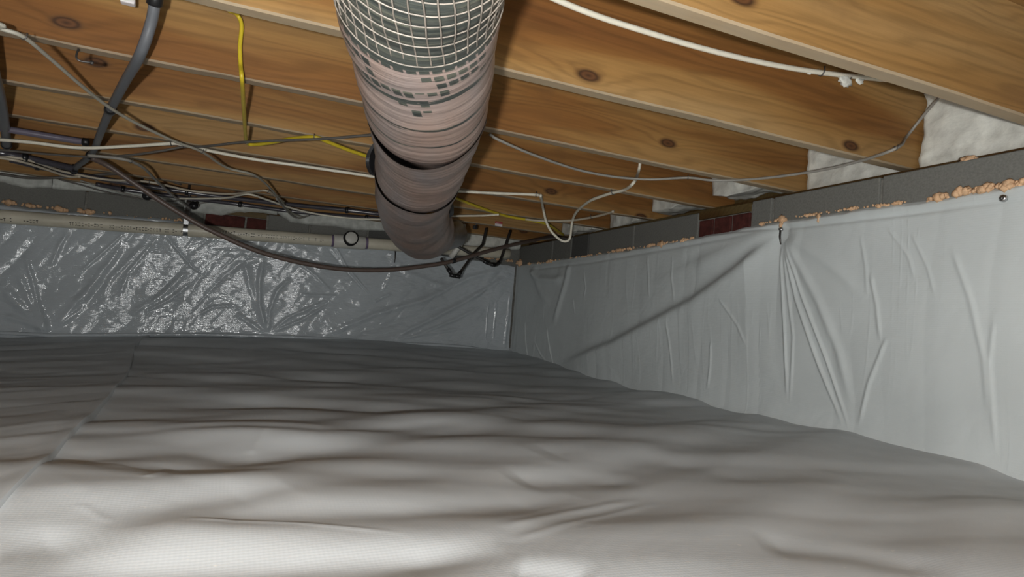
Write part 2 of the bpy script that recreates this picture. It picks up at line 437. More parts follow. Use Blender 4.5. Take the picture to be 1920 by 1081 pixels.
# floor height (shared): gently humped, rising towards the back wall
def floor_h(x, y):
    t = np.clip((y-2.3)/1.45, 0, 1); t = t*t*(3-2*t)
    bx_ = np.interp(x, [-2.5, -0.95, -0.76, -0.29, 0.2, 0.9, 1.3, 1.65], [0.015, 0.018, 0.024, 0.052, 0.080, 0.088, 0.070, 0.055])
    h = t*bx_ + 0.02*np.clip((x-0.6)/1.0, 0, 1)**2*np.clip((y-0.8), 0, 1)
    return h - 0.008
def floor_ripple(x, y):
    h = 0
    # ripples run across the view, in two slightly fanning families
    for deg, sd, amp in ((-13, 21, 0.0115), (24, 57, 0.0105)):
        a = math.radians(deg); u = x*math.cos(a)+y*math.sin(a); v = -x*math.sin(a)+y*math.cos(a)
        wv = v + 0.06*vnoise(u*1.3, v*1.6, sd+3) + 0.03*vnoise(u*3.4, v*2.6, sd+4)
        h = h + 1.45*amp*vnoise(u*1.5+3.3, wv*7.4, sd) + 0.0024*vnoise(u*3.0, wv*15.0, sd+9)
        h = h + 0.004*vnoise(u*0.9, wv*2.4, sd+20)
    return h
RIP = [  # dark hollows seen on the sheet: photo polyline, depth, width
    ([(0, 1000), (110, 985), (225, 957), (350, 925), (540, 902)], -0.0075, 0.035),
    ([(0, 1032), (200, 1043), (400, 1040), (600, 1034), (760, 1025), (950, 1022)], -0.0060, 0.028),
    ([(130, 905), (300, 882), (450, 848), (650, 822), (850, 802), (960, 786), (1080, 770)], -0.0095, 0.05),
    ([(330, 946), (500, 946), (750, 940), (950, 920), (1080, 905)], -0.0060, 0.03),
    ([(100, 862), (180, 846), (350, 832), (560, 846)], -0.0055, 0.04),
    ([(150, 806), (450, 798), (600, 803), (800, 791), (900, 783)], -0.0045, 0.022),
    ([(200, 757), (500, 749), (700, 756), (950, 752), (1080, 740)], -0.0070, 0.06),
    ([(960, 880), (1080, 872), (1200, 880)], -0.0040, 0.035),
    ([(1000, 840), (1130, 835), (1260, 842)], -0.0040, 0.04),
    ([(960, 1060), (1040, 1070), (1100, 1085)], -0.0050, 0.022),
    ([(1420, 1000), (1600, 1020), (1800, 1070)], -0.0040, 0.03),
    ([(1250, 850), (1380, 872), (1560, 872)], -0.0035, 0.04),
]
def floor_detail(x, y):
    h = floor_ripple(x, y)
    for pts, a, wd in RIP: h = h + ridge(x, y, fl2(pts), 1.1*a, 1.5*wd)
    # small raised creases
    for pts, a, wd in [([(940, 975), (1060, 940), (1200, 912)], 0.0016, 0.012), ([(960, 1000), (1100, 955), (1230, 918)], 0.0012, 0.010),
                       ([(340, 952), (560, 962), (770, 985)], 0.0009, 0.006), ([(150, 935), (210, 955)], 0.0006, 0.006),
                       ([(270, 895), (330, 872)], 0.0012, 0.006), ([(470, 830), (505, 803)], 0.0014, 0.008)]:
        h = h + ridge(x, y, fl2(pts), a, wd)
    return h
seam = fl2([(0, 948), (45, 905), (90, 860), (150, 795), (200, 745), (245, 690)])
seam = [(seam[0][0]+0.03, -2.0), (seam[0][0]+0.01, 0.5)] + seam + [(-0.335, 3.2), (-0.33, 3.8)]
sy = [p[1] for p in seam]; sx = [p[0] for p in seam]
def seam_x(y): return np.interp(y, sy, sx)
def tilt_left(x, y): return -0.035*np.clip(seam_x(y)-x, 0, 1.0)
# main sheet
gx = np.concatenate([np.linspace(-0.55, 1.3, 420), np.linspace(1.305, XR-0.006, 70)])
gy = np.concatenate([np.linspace(-2.0, 0.25, 40)[:-1], np.linspace(0.25, 1.8, 420)[:-1], np.linspace(1.8, YB-0.006, 330)])
X, Y = np.meshgrid(gx, gy, indexing='ij')
Z = floor_h(X, Y) + floor_detail(X, Y) + np.where(X < seam_x(Y)-0.03, tilt_left(X, Y) - 0.006, 0)
edge = np.clip((X-(XR-0.045))/0.04, 0, 1)**2*0.006 + np.clip((Y-(YB-0.05))/0.045, 0, 1)**2*0.02
Z = Z + edge
o = link('plastic_floor_sheet', grid_mesh(X, Y, Z), M['liner_floor'])
tag(o, 'wide wrinkled grey plastic sheet covering the ground in the foreground', 'plastic sheet', 'floor vapour barrier')
# overlapping left sheet
us = np.linspace(0, 1, 170); gy2 = np.concatenate([np.linspace(-2.0, 0.25, 20)[:-1], np.linspace(0.25, YB-0.006, 520)])
Uu, Y = np.meshgrid(us, gy2, indexing='ij')
sxx = seam_x(Y) + 0.006*vnoise(Y*4, Y*0, 5)
X = sxx - 1.9*(1-Uu)**1.6
Zb = floor_h(X, Y) + tilt_left(X, Y) + 0.7*floor_detail(X, Y)*np.clip((sxx-X)/0.25, 0.25, 1) + (1-np.clip((sxx-X)/0.25, 0, 1))*0.3*floor_detail(X, Y)
lip = np.exp(-((sxx-X)/0.018)**2)
Z = Zb + 0.005 + 0.005*lip + 0.006*np.exp(-((sxx-X-0.05)/0.05)**2)*np.clip(vnoise(Y*5, Y*0, 8)+0.4, 0, 1)
diag = vnoise((X+Y*0.35)*5, (Y-X*0.5)*22, 77); Z = Z + 0.0022*diag*np.clip((sxx-X)/0.03, 0, 1)
X = np.vstack([X, X[-1:]+0.0015]); zmain = floor_h(X[-1], gy2) + floor_detail(X[-1], gy2)
Z = np.vstack([Z, (zmain-0.003)[None]]); Y = np.vstack([Y, Y[-1:]])
o = link('plastic_floor_sheet', grid_mesh(X, Y, Z), M['liner_floor'])
tag(o, 'grey plastic floor sheet on the far left, its seam overlapping the main sheet', 'plastic sheet', 'floor vapour barrier')

# right wall liner
u = np.concatenate([np.linspace(-1.5, 0.7, 60)[:-1], np.linspace(0.7, YB-0.012, 1150)])
t = np.linspace(0, 1, 220)
U, T = np.meshgrid(u, t, indexing='ij')
topz = np.interp(U, [-1.5, 0.9, 1.2, 1.645, 2.046, 2.44, 3.756], [0.652, 0.650, 0.642, 0.645, 0.630, 0.618, 0.612]) + 0.006*vnoise(U*9, U*0, 2) + 0.003*vnoise(U*31, U*0, 9)
botz = np.interp(U, [-1.5, 0.9, 1.35, 2.2, 3.2, 3.75], [-0.02, -0.018, -0.002, 0.0, 0.012, 0.04])
V = botz + (topz-botz)*T
h = 0.012 + 0.006*fbm(U*2.0, V*2.5, 5, 2)
vert = vnoise(U*14+0.6*vnoise(U*2, V*3, 61), V*1.6, 71); h = h + 0.0035*np.abs(vert)
for pts, a, wd in [
    ([(1300, 500), (1380, 460), (1455, 432)], 0.008, 0.035),
    ([(1260, 480), (1330, 452), (1455, 430)], 0.006, 0.030),
    ([(1463, 446), (1462, 500), (1467, 600), (1471, 750)], 0.010, 0.008),
    ([(1464, 450), (1476, 560), (1484, 630), (1476, 760)], 0.007, 0.008),
    ([(1465, 448), (1490, 560), (1530, 680), (1578, 800)], 0.012, 0.010),
    ([(1467, 448), (1500, 550), (1545, 670), (1588, 802)], 0.012, 0.009),
    ([(1468, 446), (1530, 560), (1570, 660), (1592, 760)], 0.008, 0.014),
    ([(1470, 442), (1560, 500), (1620, 560)], 0.006, 0.018),
    ([(1660, 630), (1625, 720), (1605, 800)], 0.008, 0.010),
    ([(1628, 510), (1640, 570), (1647, 640)], 0.006, 0.008),
    ([(1610, 440), (1620, 500), (1622, 560)], 0.004, 0.009),
    ([(1660, 425), (1700, 480), (1712, 530)], 0.004, 0.008),
    ([(1705, 435), (1735, 500), (1750, 560)], 0.004, 0.008),
    ([(1780, 460), (1815, 560), (1840, 670), (1850, 800)], 0.006, 0.012),
    ([(1860, 590), (1850, 680), (1862, 850)], 0.005, 0.010),
    ([(1355, 560), (1385, 610), (1400, 650)], 0.005, 0.007),
    ([(1335, 640), (1332, 690), (1326, 730)], 0.007, 0.009),
    
    ([(1258, 600), (1260, 650), (1262, 720)], 0.005, 0.006),
    ([(1258, 480), (1258, 520), (1262, 570)], 0.004, 0.006),
    ([(1212, 480), (1214, 520), (1216, 560)], 0.005, 0.006),
    ([(1092, 505), (1096, 540), (1092, 560)], 0.006, 0.007),
    ([(1072, 560), (1076, 590)], 0.005, 0.006),
    ([(1022, 610), (1030, 660), (1036, 688)], 0.010, 0.008),
    ([(982, 600), (984, 640), (988, 672)], 0.009, 0.007),
    ([(1000, 640), (1012, 665), (1030, 688)], 0.008, 0.008),
    ([(1066, 490), (1062, 520), (1050, 560), (1035, 610)], 0.012, 0.022),
    ([(990, 505), (1010, 522), (1040, 524), (1062, 517)], 0.016, 0.020),
    ([(995, 502), (1010, 545), (1030, 570)], 0.010, 0.028),
    ([(1270, 440), (1500, 424), (1700, 400), (1915, 372)], -0.010, 0.010),
    ([(985, 506), (1100, 492), (1270, 462), (1460, 428)], -0.008, 0.012),
]:
    thin = 0 < wd < 0.013
    h = h + ridge(U, V, w2(pts), a*(0.5 if thin else 0.8), max(0.0055, wd*(0.62 if thin else 1.0)))
def step_fold(pts, A, soft, reach):
    # taut fold: the sheet stands proud below the line and falls back above it
    p = np.array(w2(pts)); p = p[np.argsort(p[:, 0])]
    zl = np.interp(U, p[:, 0], p[:, 1]); sl = np.gradient(zl, u, axis=0)
    sd = (zl-V)/np.sqrt(1+sl**2)
    end = np.clip((U-p[0, 0])/0.12, 0, 1)*np.clip((p[-1, 0]-U)/0.35, 0, 1)
    return A*end/(1+np.exp(-np.clip(sd/soft, -40, 40)))*np.exp(-np.clip(sd, 0, 9)/reach)
h = h + step_fold([(1045, 682), (1100, 660), (1150, 640), (1300, 560), (1380, 503), (1460, 438)], 0.044, 0.010, 0.16)
h = h + step_fold([(1200, 540), (1300, 490), (1380, 458), (1458, 430)], 0.010, 0.012, 0.06)
cr1 = vnoise(U*42+1.5*vnoise(U*3, V*4, 91), V*1.6, 92); h = h + 0.0010*np.clip(0.06-np.abs(cr1), 0, 1)/0.06*np.clip(vnoise(U*6, V*4, 93)+0.15, 0, 1)*2
pin = w2([(1465, 440)])[0]; h = h - 0.012*np.exp(-(((U-pin[0])/0.035)**2 + ((V-pin[1])/0.035)**2))
h = np.maximum(h, 0.003)
h = h + 0.012*np.exp(-(V-botz)/0.02)
h = h*(1-np.clip((T-0.985)/0.015, 0, 1)*0.9)
corner = np.clip((U-(YB-0.03))/0.03, 0, 1)**2*0.010
Xw = XR - h - corner
o = link('wall_liner', grid_mesh(Xw, U, V, flip=False), M['liner_right'])
tag(o, 'matte grey plastic sheet pinned over the right wall with a fan of creases', 'plastic sheet', 'wall vapour barrier')

# back wall liner
u = np.concatenate([np.linspace(-2.3, -1.15, 60)[:-1], np.linspace(-1.15, XR-0.03, 900)])
t = np.linspace(0, 1, 220)
U, T = np.meshgrid(u, t, indexing='ij')
topz = np.interp(U, [-2.3, -1.0, -0.75, -0.34, 0.3, 0.956, 1.607], [0.605, 0.612, 0.612, 0.634, 0.625, 0.628, 0.608]) + 0.005*vnoise(U*11, U*0, 3) + 0.003*vnoise(U*37, U*0, 4)
botz = floor_h(U, np.full(U.shape, YB)) - 0.012
V = botz + (topz-botz)*T
wu = U + 0.05*vnoise(U*3, V*3, 81); wvv = V + 0.05*vnoise(U*3+5, V*3, 82)
da = math.radians(52); d1 = wu*math.cos(da)+wvv*math.sin(da); d2 = -wu*math.sin(da)+wvv*math.cos(da)
h = 0.016 + 0.009*fbm(wu*2.6, wvv*3.0, 15, 2) + 0.016*np.abs(vnoise(d1*3.2, d2*11.0, 17)) + 0.007*np.abs(vnoise(d1*9, d2*24.0, 18)) + 0.0022*fbm(wu*24, wvv*30, 19, 2)
h = h + 0.0009*fbm(U*26, V*90, 23, 2)
for pts, a, wd in [
    ([(92, 622), (40, 575), (0, 530)], 0.022, 0.030), ([(92, 622), (55, 560), (30, 500)], 0.016, 0.022),
    ([(92, 622), (72, 570), (60, 520), (45, 470)], 0.014, 0.014), ([(92, 622), (40, 600), (0, 590)], 0.014, 0.020),
    ([(95, 620), (115, 600), (165, 545), (240, 445)], 0.020, 0.022), ([(110, 612), (150, 580), (175, 540)], 0.012, 0.016),
    ([(150, 510), (185, 480), (235, 435)], 0.010, 0.010), ([(95, 500), (112, 460), (130, 430)], 0.012, 0.014),
    ([(190, 555), (210, 520), (280, 450)], 0.012, 0.018), ([(225, 555), (240, 510), (300, 440)], 0.010, 0.014),
    ([(245, 590), (300, 555), (345, 515), (352, 500)], 0.016, 0.020), ([(270, 585), (320, 560), (365, 525)], 0.010, 0.012),
    ([(310, 440), (360, 500), (385, 515)], -0.010, 0.010), ([(370, 590), (400, 575), (445, 572)], 0.010, 0.012),
    ([(500, 622), (487, 570), (486, 530), (495, 480)], 0.018, 0.016), ([(503, 624), (506, 580), (520, 545), (545, 520)], 0.014, 0.014),
    ([(505, 624), (540, 595), (620, 560)], 0.012, 0.012), ([(510, 622), (560, 602), (625, 565)], 0.014, 0.012),
    ([(495, 622), (460, 600), (440, 585)], 0.012, 0.016), ([(500, 624), (470, 540), (455, 470)], 0.010, 0.022),
    ([(620, 560), (628, 555), (560, 552)], 0.008, 0.012),
    ([(530, 470), (590, 515), (625, 550)], 0.010, 0.012), ([(625, 455), (650, 500), (700, 560)], 0.009, 0.008), ([(610, 460), (660, 520), (706, 566)], -0.006, 0.010),
    ([(700, 566), (720, 556), (735, 550)], 0.012, 0.012),
    ([(605, 630), (700, 590), (800, 560), (880, 520), (960, 500)], 0.018, 0.022), ([(640, 632), (760, 600), (840, 572), (960, 508)], -0.008, 0.025),
    ([(730, 636), (800, 602), (880, 560), (965, 508)], 0.018, 0.020), ([(760, 636), (850, 600), (900, 575)], 0.010, 0.014),
    ([(735, 638), (800, 625), (870, 615)], 0.008, 0.012), ([(925, 640), (928, 600), (932, 560)], 0.007, 0.007), ([(910, 640), (914, 590), (918, 560)], 0.006, 0.006),
    ([(945, 655), (952, 600), (958, 540)], 0.010, 0.012),
    ([(740, 485), (760, 510), (840, 540)], 0.008, 0.020), ([(740, 485), (730, 520), (715, 550)], 0.008, 0.016),
]:
    h = h + ridge(U, V, b2(pts), 0.6*a, 0.75*wd)
h = np.maximum(h, 0.003)
pleat = np.exp(-(V-botz)/0.03); h = h + 0.02*pleat
h = h*(1-np.clip((T-0.985)/0.015, 0, 1)*0.9)
Yw = YB - h
o = link('wall_liner', grid_mesh(U, Yw, V, flip=True), M['liner_wall'])
tag(o, 'shiny crinkled grey plastic sheet over the back wall, below the drain pipe', 'plastic sheet', 'wall vapour barrier')
# rolled hem where the wall sheet meets the floor sheet on the back wall
hem = [P(x, y, Y=YB-0.045) for x, y in [(-60, 618), (60, 624), (95, 626), (130, 626), (250, 625), (380, 625), (500, 628), (600, 632), (740, 641), (860, 647), (945, 660)]]
hm = MB(); tube(hm, catmull([p - np.array([0, 0, 0.006]) for p in hem], 6), 0.009, 8)
tag(link('liner_hem', hm.mesh('hem'), M['liner_wall']), 'folded plastic hem along the foot of the back wall', 'plastic hem')

# ================================================================== FOAM SEALANT
def foam_run(name, pts, dens, label, size=(0.004, 0.011), keep=None, spread=0.006):
    mb = MB(); path = catmull(pts, 10); rs = random.Random(len(label))
    protos = [blob_mesh(1.0, s, amp=0.6, sub=1, freq=1.6) for s in range(5)]
    data = [([tuple(q.co) for q in m.vertices], [tuple(p.vertices) for p in m.polygons]) for m in protos]
    L = sum(np.linalg.norm(b-a) for a, b in zip(path[:-1], path[1:]))
    for i in range(int(L*dens)):
        t = rs.random()*(len(path)-1); k = int(t); p = path[k] + (path[min(k+1, len(path)-1)]-path[k])*(t-k)
        g = 0.5+0.5*math.sin(t*0.9+len(label))+0.3*math.sin(t*2.3)
        if rs.random() > 0.25+0.75*g: continue
        r = rs.uniform(*size)*(0.55+0.6*max(0, g))
        v, f = data[rs.randrange(5)]
        off = np.array([rs.uniform(-1, 1)*spread, rs.uniform(-1, 1)*spread, rs.uniform(-0.5, 1)*spread])
        mb.add([p+off+r*np.array(q) for q in v], f)
    for m in protos: bpy.data.meshes.remove(m)
    return tag(link(name, mb.mesh('foam'), M['foam']), label, 'foam', kind='stuff')
foam_run('foam_sealant', [P(x, y, X=XR-0.006) for x, y in [(990, 496), (1060, 487), (1160, 470), (1260, 455), (1300, 447)]], 260, 'crumbly orange foam bead on the liner top edge nearest the corner', (0.003, 0.008))
foam_run('foam_sealant', [P(x, y, X=XR-0.006) for x, y in [(1425, 420), (1480, 409), (1580, 394), (1660, 384), (1700, 378)]], 420, 'thin orange foam bead right of the creased pin on the right wall', (0.0025, 0.0055), spread=0.003)
foam_run('foam_sealant', [P(x, y, X=XR-0.006) for x, y in [(1735, 378), (1800, 362), (1860, 352), (1920, 342), (2000, 328)]], 700, 'thick lumpy orange foam bead at the right edge of the picture', (0.005, 0.011), spread=0.006)
foam_run('foam_sealant', [P(x, y, Y=YB-0.012) for x, y in [(0, 377), (60, 386), (130, 395), (210, 401)]], 170, 'orange foam lumps above the drain pipe on the back wall', (0.006, 0.014))
foam_run('foam_sealant', [P(x, y, Y=YB-0.012) for x, y in [(240, 405), (300, 410), (340, 413)]], 110, 'faint orange foam crumbs left of the pipe strap', (0.003, 0.007))
foam_run('foam_sealant', [P(x, y, Y=YB-0.012) for x, y in [(900, 482), (930, 486), (960, 489)]], 200, 'orange foam crumbs at the corner behind the wire loops', (0.004, 0.008))
def foam_dab(p, r, sq, seed, label, mat='foam', name='foam_dab', cat='foam', group=None):
    o = link(name, blob_mesh(r, seed, sq, 0.55, 3), M[mat]); o.location = tuple(p); return tag(o, label, cat, group)
foam_dab(P(978, 493, Y=YB-0.045), 0.030, (1.1, 0.6, 0.75), 2, 'large orange foam lump in the corner of the two walls')
foam_dab(P(1466, 411, X=XR-0.008), 0.014, (0.6, 0.9, 1.0), 3, 'orange foam lump right above the creased pin on the right wall')
foam_dab(P(1464, 422, X=XR-0.016), 0.008, (0.6, 0.7, 1.4), 8, 'small orange foam drip touching the creased pin')
foam_dab(P(1816, 300, X=XR+0.012), 0.013, (0.8, 1.5, 0.8), 4, 'orange foam lump on top of the block wall at far right')
foam_dab(P(1240, 458, X=XR-0.01), 0.014, (0.6, 1.0, 1.1), 5, 'orange foam drip on the liner edge left of the red bricks')
foam_dab(P(1535, 408, X=XR-0.012), 0.008, (0.6, 0.7, 1.8), 6, 'thin orange foam drip right of the creased pin')

# ================================================================== INSULATION
def batt(lo, hi, seed, label, mat='insul', nx=26, amp=0.012, ragged=0.0, group='rim insulation pieces'):
    """a stuffed piece of insulation with a lumpy face"""
    from mathutils import noise as nz
    bm = bmesh.new(); bmesh.ops.create_cube(bm, size=1.0)
    bmesh.ops.subdivide_edges(bm, edges=bm.edges[:], cuts=nx, use_grid_fill=True)
    lo = Vector(lo); hi = Vector(hi); c = (lo+hi)/2; s = hi-lo
    for q in bm.verts:
        e = Vector((abs(q.co.x), abs(q.co.y), abs(q.co.z)))*2
        rnd = 1.0 - 0.10*max(0, sorted(e)[1]-0.72)
        p = Vector((q.co.x*s.x, q.co.y*s.y, q.co.z*s.z))*rnd
        n = nz.noise_vector((p+c)*11 + Vector((seed*3.3, seed, 0)))*amp + nz.noise_vector((p+c)*34 + Vector((seed, 0, 2)))*amp*0.45
        q.co = p + n
    me = bpy.data.meshes.new('batt'); bm.to_mesh(me); bm.free()
    me.polygons.foreach_set('use_smooth', [True]*len(me.polygons))
    o = link('insulation_batt', me, M[mat]); o.location = c
    return tag(o, label, 'insulation', group)
bays = {0: (1.78, ZT+0.012, 'large white insulation piece at the far right, under the nearest joist'),
        1: (1.785, ZT+0.012, 'white insulation piece at the second joist bay from the right edge'),
        2: (1.725, ZT+0.058, 'small white insulation piece third from the right, over the red bricks'),
        3: (1.73, ZT+0.052, 'small white insulation piece fourth from the right, above the left brick'),
        4: (1.76, ZT+0.03, 'white insulation tuft fifth from the right, near the hanging cable loop'),
        5: (1.70, ZT+0.02, 'white insulation tuft nearest the corner on the right wall'),
        -1: (1.78, ZT+0.012, 'white insulation piece behind the nearest joist, at the frame edge')}
for k, (x0, z0, lab) in bays.items():
    batt((x0-0.02, JY(k)+JT+0.004, z0+0.012), (XR+0.178, JY(k+1)-0.004, ZJ+JH-0.01), k+5, lab)
# band of grey batts stuffed over the back wall
def strip(x0, x1, zf, label, seed, y0=YB-0.014, mat='insul_grey'):
    n = 70; m = 12; rs = np.random.RandomState(seed)
    xs = np.linspace(x0, x1, n); X = []; 
    v = []; f = []
    for i, x in enumerate(xs):
        zb = np.interp(x, [a for a, b in zf], [b for a, b in zf]) + 0.006*float(vnoise(np.array(x*14.0), np.array(0.0), seed)) + 0.003*float(vnoise(np.array(x*50.0), np.array(0.0), seed+1))
        prof = [(YB+0.10, zb+0.02), (YB+0.02, zb+0.006), (y0+0.012, zb), (y0-0.002, zb+0.010), (y0-0.010, zb+0.026), (y0-0.012, zb+0.05), (y0-0.008, 0.775), (y0, 0.80), (YB+0.02, 0.82), (YB+0.10, 0.83)]
        for j, (yy, zz) in enumerate(prof):
            a = 0.020*float(vnoise(np.array(x*13.0), np.array(j*0.8), seed+2)) + 0.008*float(vnoise(np.array(x*34.0), np.array(j*1.3), seed+3))
            v.append((x, yy+a, zz+a*0.7))
    k = 10
    for i in range(n-1):
        for j in range(k-1): f.append((i*k+j, i*k+j+1, (i+1)*k+j+1, (i+1)*k+j))
        f.append((i*k+k-1, i*k, (i+1)*k, (i+1)*k+k-1))
    f.append(tuple(range(k))); f.append(tuple(reversed(range((n-1)*k, n*k))))
    return tag(link('insulation_batt', mesh_from(v, f, 'strip'), M[mat]), label, 'insulation', 'back wall insulation')
def zy(x, y): p = P(x, y, Y=YB-0.02); return (p[0], p[2])
strip(-2.4, zy(98, 340)[0], [(-2.4, 0.70), zy(0, 345), zy(60, 350), zy(98, 350)], 'grey insulation strip over the back wall at the left edge', 1)
strip(zy(99, 340)[0], zy(345, 380)[0], [zy(99, 352), zy(150, 355), zy(200, 360), zy(270, 376), zy(345, 386)], 'grey insulation strip behind the drooping thin cables', 2)
strip(zy(346, 380)[0], zy(520, 400)[0], [zy(346, 394), zy(380, 404), zy(430, 402), zy(470, 394), zy(520, 402)], 'grey sagging insulation above the red bricks', 3)
strip(zy(521, 400)[0], zy(800, 440)[0], [zy(521, 400), zy(545, 416), zy(600, 422), zy(680, 431), zy(740, 432), zy(800, 440)], 'pale insulation strip above the pipe cleanout, left of the duct', 4)
strip(zy(866, 450)[0], zy(950, 460)[0], [zy(866, 459), zy(900, 466), zy(930, 464), zy(950, 466)], 'pale insulation piece behind the duct end and white fitting', 5, mat='insul')
strip(zy(952, 460)[0], XR-0.01, [zy(952, 466), zy(975, 468), (XR, 0.71)], 'pale insulation end piece in the wall corner', 6)
# scraps caught on the white cable
for x, y, r, s, lab in ((1517, 134, 0.009, 2, 'tiny white fluff scrap on the thick white cable'), (1585, 150, 0.020, 5, 'white fluff scrap hanging from the thick white cable'), (1612, 150, 0.012, 9, 'white fluff tail at the end of the thick white cable')):
    foam_dab(P(x, y, Y=JY(1)-0.016), r, (1.1, 0.45, 0.8), s, lab, 'insul', 'insulation_scrap', 'insulation', 'scraps on the white cable')

# ================================================================== DUCT
DD = 0.195
dp = [np.array([-0.20, -1.3, 0.645]), np.array([-0.09, -0.6, 0.646]), np.array([0.005, -0.1, 0.646]), np.array([0.074, 0.25, 0.644]), np.array([0.114, 0.46, 0.638]), np.array([0.147, 0.63, 0.628]), P(785, 0, D=0.787), P(795, 95, D=0.89), P(801, 190, D=1.05), P(797, 260, D=1.27), P(787, 312, D=1.45),
      P(777, 362, D=1.68), P(778, 402, D=1.93), P(790, 427, D=2.15), P(812, 439, D=2.36)]
dpath = np.array(catmull(dp, 14))
dl = np.concatenate([[0], np.cumsum(np.linalg.norm(np.diff(dpath, axis=0), axis=1))])
DL = dl[-1]
_pp, _T, _N, _B = frames(dpath)
def dframe(s):
    s = min(max(s, 0), DL)
    g = lambda A: np.array([np.interp(s, dl, A[:, i]) for i in range(3)])
    return g(_pp), g(_N), g(_B), g(_T)
def s_of(y):   # distance along the duct of the axis point seen at photo height y
    q = dpath - CAM; m = dl >= dl[14*4]; q = q[m]; yy = 540.5 - F*(q@CU)/(q@CW)
    return float(np.interp(y, yy, dl[m]))
def duct_surface(s0f, s1f, rf, ns=140, na=72, closed_end=True):
    """tube piece whose ends may vary with angle; UV = (angle, distance)"""
    v = []; f = []; uv = []
    for i in range(ns+1):
        for k in range(na):
            a = 2*math.pi*k/na
            s = s0f(a) + (s1f(a)-s0f(a))*i/ns
            c, n, b, t = dframe(s); n = n/np.linalg.norm(n); b = b/np.linalg.norm(b)
            r = rf(s, a, i/ns)
            v.append(c + r*(math.cos(a)*n + math.sin(a)*b)); uv.append((k/na, s))
    for i in range(ns):
        for k in range(na):
            k2 = (k+1) % na
            f.append((i*na+k, i*na+k2, (i+1)*na+k2, (i+1)*na+k))
    me = mesh_from(v, f, 'duct')
    ul = me.uv_layers.new(name='duct_uv')
    for p in me.polygons:
        ks = [me.loops[l].vertex_index % na for l in p.loop_indices]
        for l in p.loop_indices:
            vi = me.loops[l].vertex_index; uu = uv[vi][0]
            if max(ks) == na-1 and min(ks) == 0 and vi % na == 0: uu = 1.0
            ul.data[l].uv = (uu, uv[vi][1])
    return me
def fn(x, y, s): return float(vnoise(np.array(float(x)), np.array(float(y)), s))
def jacket_r(s, a, t):
    ring = 0.0004*math.sin(s*2*math.pi/0.022 + 2*math.sin(a)) + 0.0018*fn(a*1.6, s*42, 4)
    big = 0.004*fn(a*1.5, s*9, 7) + 0.004*math.sin(s*2*math.pi/0.13)*0.35
    return DD/2 + ring + big
S_NET = s_of(-12); S_SLIT = s_of(205); S_SEAM = s_of(325)
def gape(a):   # the sleeve gapes at the lower left
    d = (a+1.35+math.pi) % (2*math.pi) - math.pi
    return math.exp(-(d/0.62)**2)
def slit(a): return S_SLIT + 0.02*math.sin(a+0.6) + 0.006*math.sin(3*a)
def seam2(a): return S_SEAM + 0.02*math.sin(a-0.4) + 0.006*math.sin(2*a+1)
# jacket material
m, nt, b = new_mat('duct_jacket'); M['jacket'] = m
uvn = nt.nodes.new('ShaderNodeUVMap'); uvn.uv_map = 'duct_uv'
sep = nt.nodes.new('ShaderNodeSeparateXYZ'); nt.links.new(uvn.outputs[0], sep.inputs[0])
ang, dist = sep.outputs[0], sep.outputs[1]
mpv = nt.nodes.new('ShaderNodeMapping'); mpv.inputs['Scale'].default_value = (4, 95, 1); nt.links.new(uvn.outputs[0], mpv.inputs['Vector'])
streak = noise(nt, mpv.outputs[0], 1.0, 4.0, 0.6)
mp2 = nt.nodes.new('ShaderNodeMapping'); mp2.inputs['Scale'].default_value = (7, 5, 1); nt.links.new(uvn.outputs[0], mp2.inputs['Vector'])
patch = noise(nt, mp2.outputs[0], 1.0, 2.0, 0.5)
pink = ramp(nt, patch, [(0.3, (0.225, 0.155, 0.126)), (0.5, (0.215, 0.162, 0.140)), (0.7, (0.19, 0.160, 0.152))])
pink = mix(nt, 0.75, pink, ramp(nt, streak, [(0.3, 0.78), (0.7, 1.08)]), 'MULTIPLY')
# cells of the printed scrim: 41 round the duct, 15 mm long, slightly spiralling
u1 = math_(nt, 'FRACT', math_(nt, 'ADD', math_(nt, 'MULTIPLY', ang, 41.0), math_(nt, 'MULTIPLY', dist, 9.0)))
v1 = math_(nt, 'FRACT', math_(nt, 'MULTIPLY', dist, 1/0.022))
cell = math_(nt, 'MULTIPLY', math_(nt, 'GREATER_THAN', u1, 0.22), math_(nt, 'GREATER_THAN', v1, 0.30))
mp3 = nt.nodes.new('ShaderNodeMapping'); mp3.inputs['Scale'].default_value = (6, 14, 1); nt.links.new(uvn.outputs[0], mp3.inputs['Vector'])
cq = nt.nodes.new('ShaderNodeCombineXYZ')
nt.links.new(math_(nt, 'DIVIDE', math_(nt, 'FLOOR', math_(nt, 'ADD', math_(nt, 'MULTIPLY', ang, 41.0), math_(nt, 'MULTIPLY', dist, 9.0))), 41/6.0), cq.inputs[0])
nt.links.new(math_(nt, 'MULTIPLY', math_(nt, 'FLOOR', math_(nt, 'MULTIPLY', dist, 1/0.022)), 0.022*26), cq.inputs[1])
wear = noise(nt, cq.outputs[0], 1.0, 3.0, 0.6)
thr = math_(nt, 'ADD', math_(nt, 'MULTIPLY', math_(nt, 'SUBTRACT', dist, S_NET), 2.6), 0.37)   # print wears away further along
dark = math_(nt, 'MULTIPLY', cell, math_(nt, 'GREATER_THAN', wear, thr))
full = math_(nt, 'LESS_THAN', dist, S_NET)
dark = math_(nt, 'MAXIMUM', dark, full)
for yy, wd in ((66, 0.0045), (125, 0.0045), (165, 0.003)):
    d = math_(nt, 'ABSOLUTE', math_(nt, 'SUBTRACT', dist, math_(nt, 'ADD', s_of(yy), math_(nt, 'MULTIPLY', math_(nt, 'SUBTRACT', patch, 0.5), 0.02))))
    ln = math_(nt, 'MULTIPLY', math_(nt, 'LESS_THAN', d, wd), math_(nt, 'GREATER_THAN', streak, 0.42))
    dark = math_(nt, 'MAXIMUM', dark, ln)
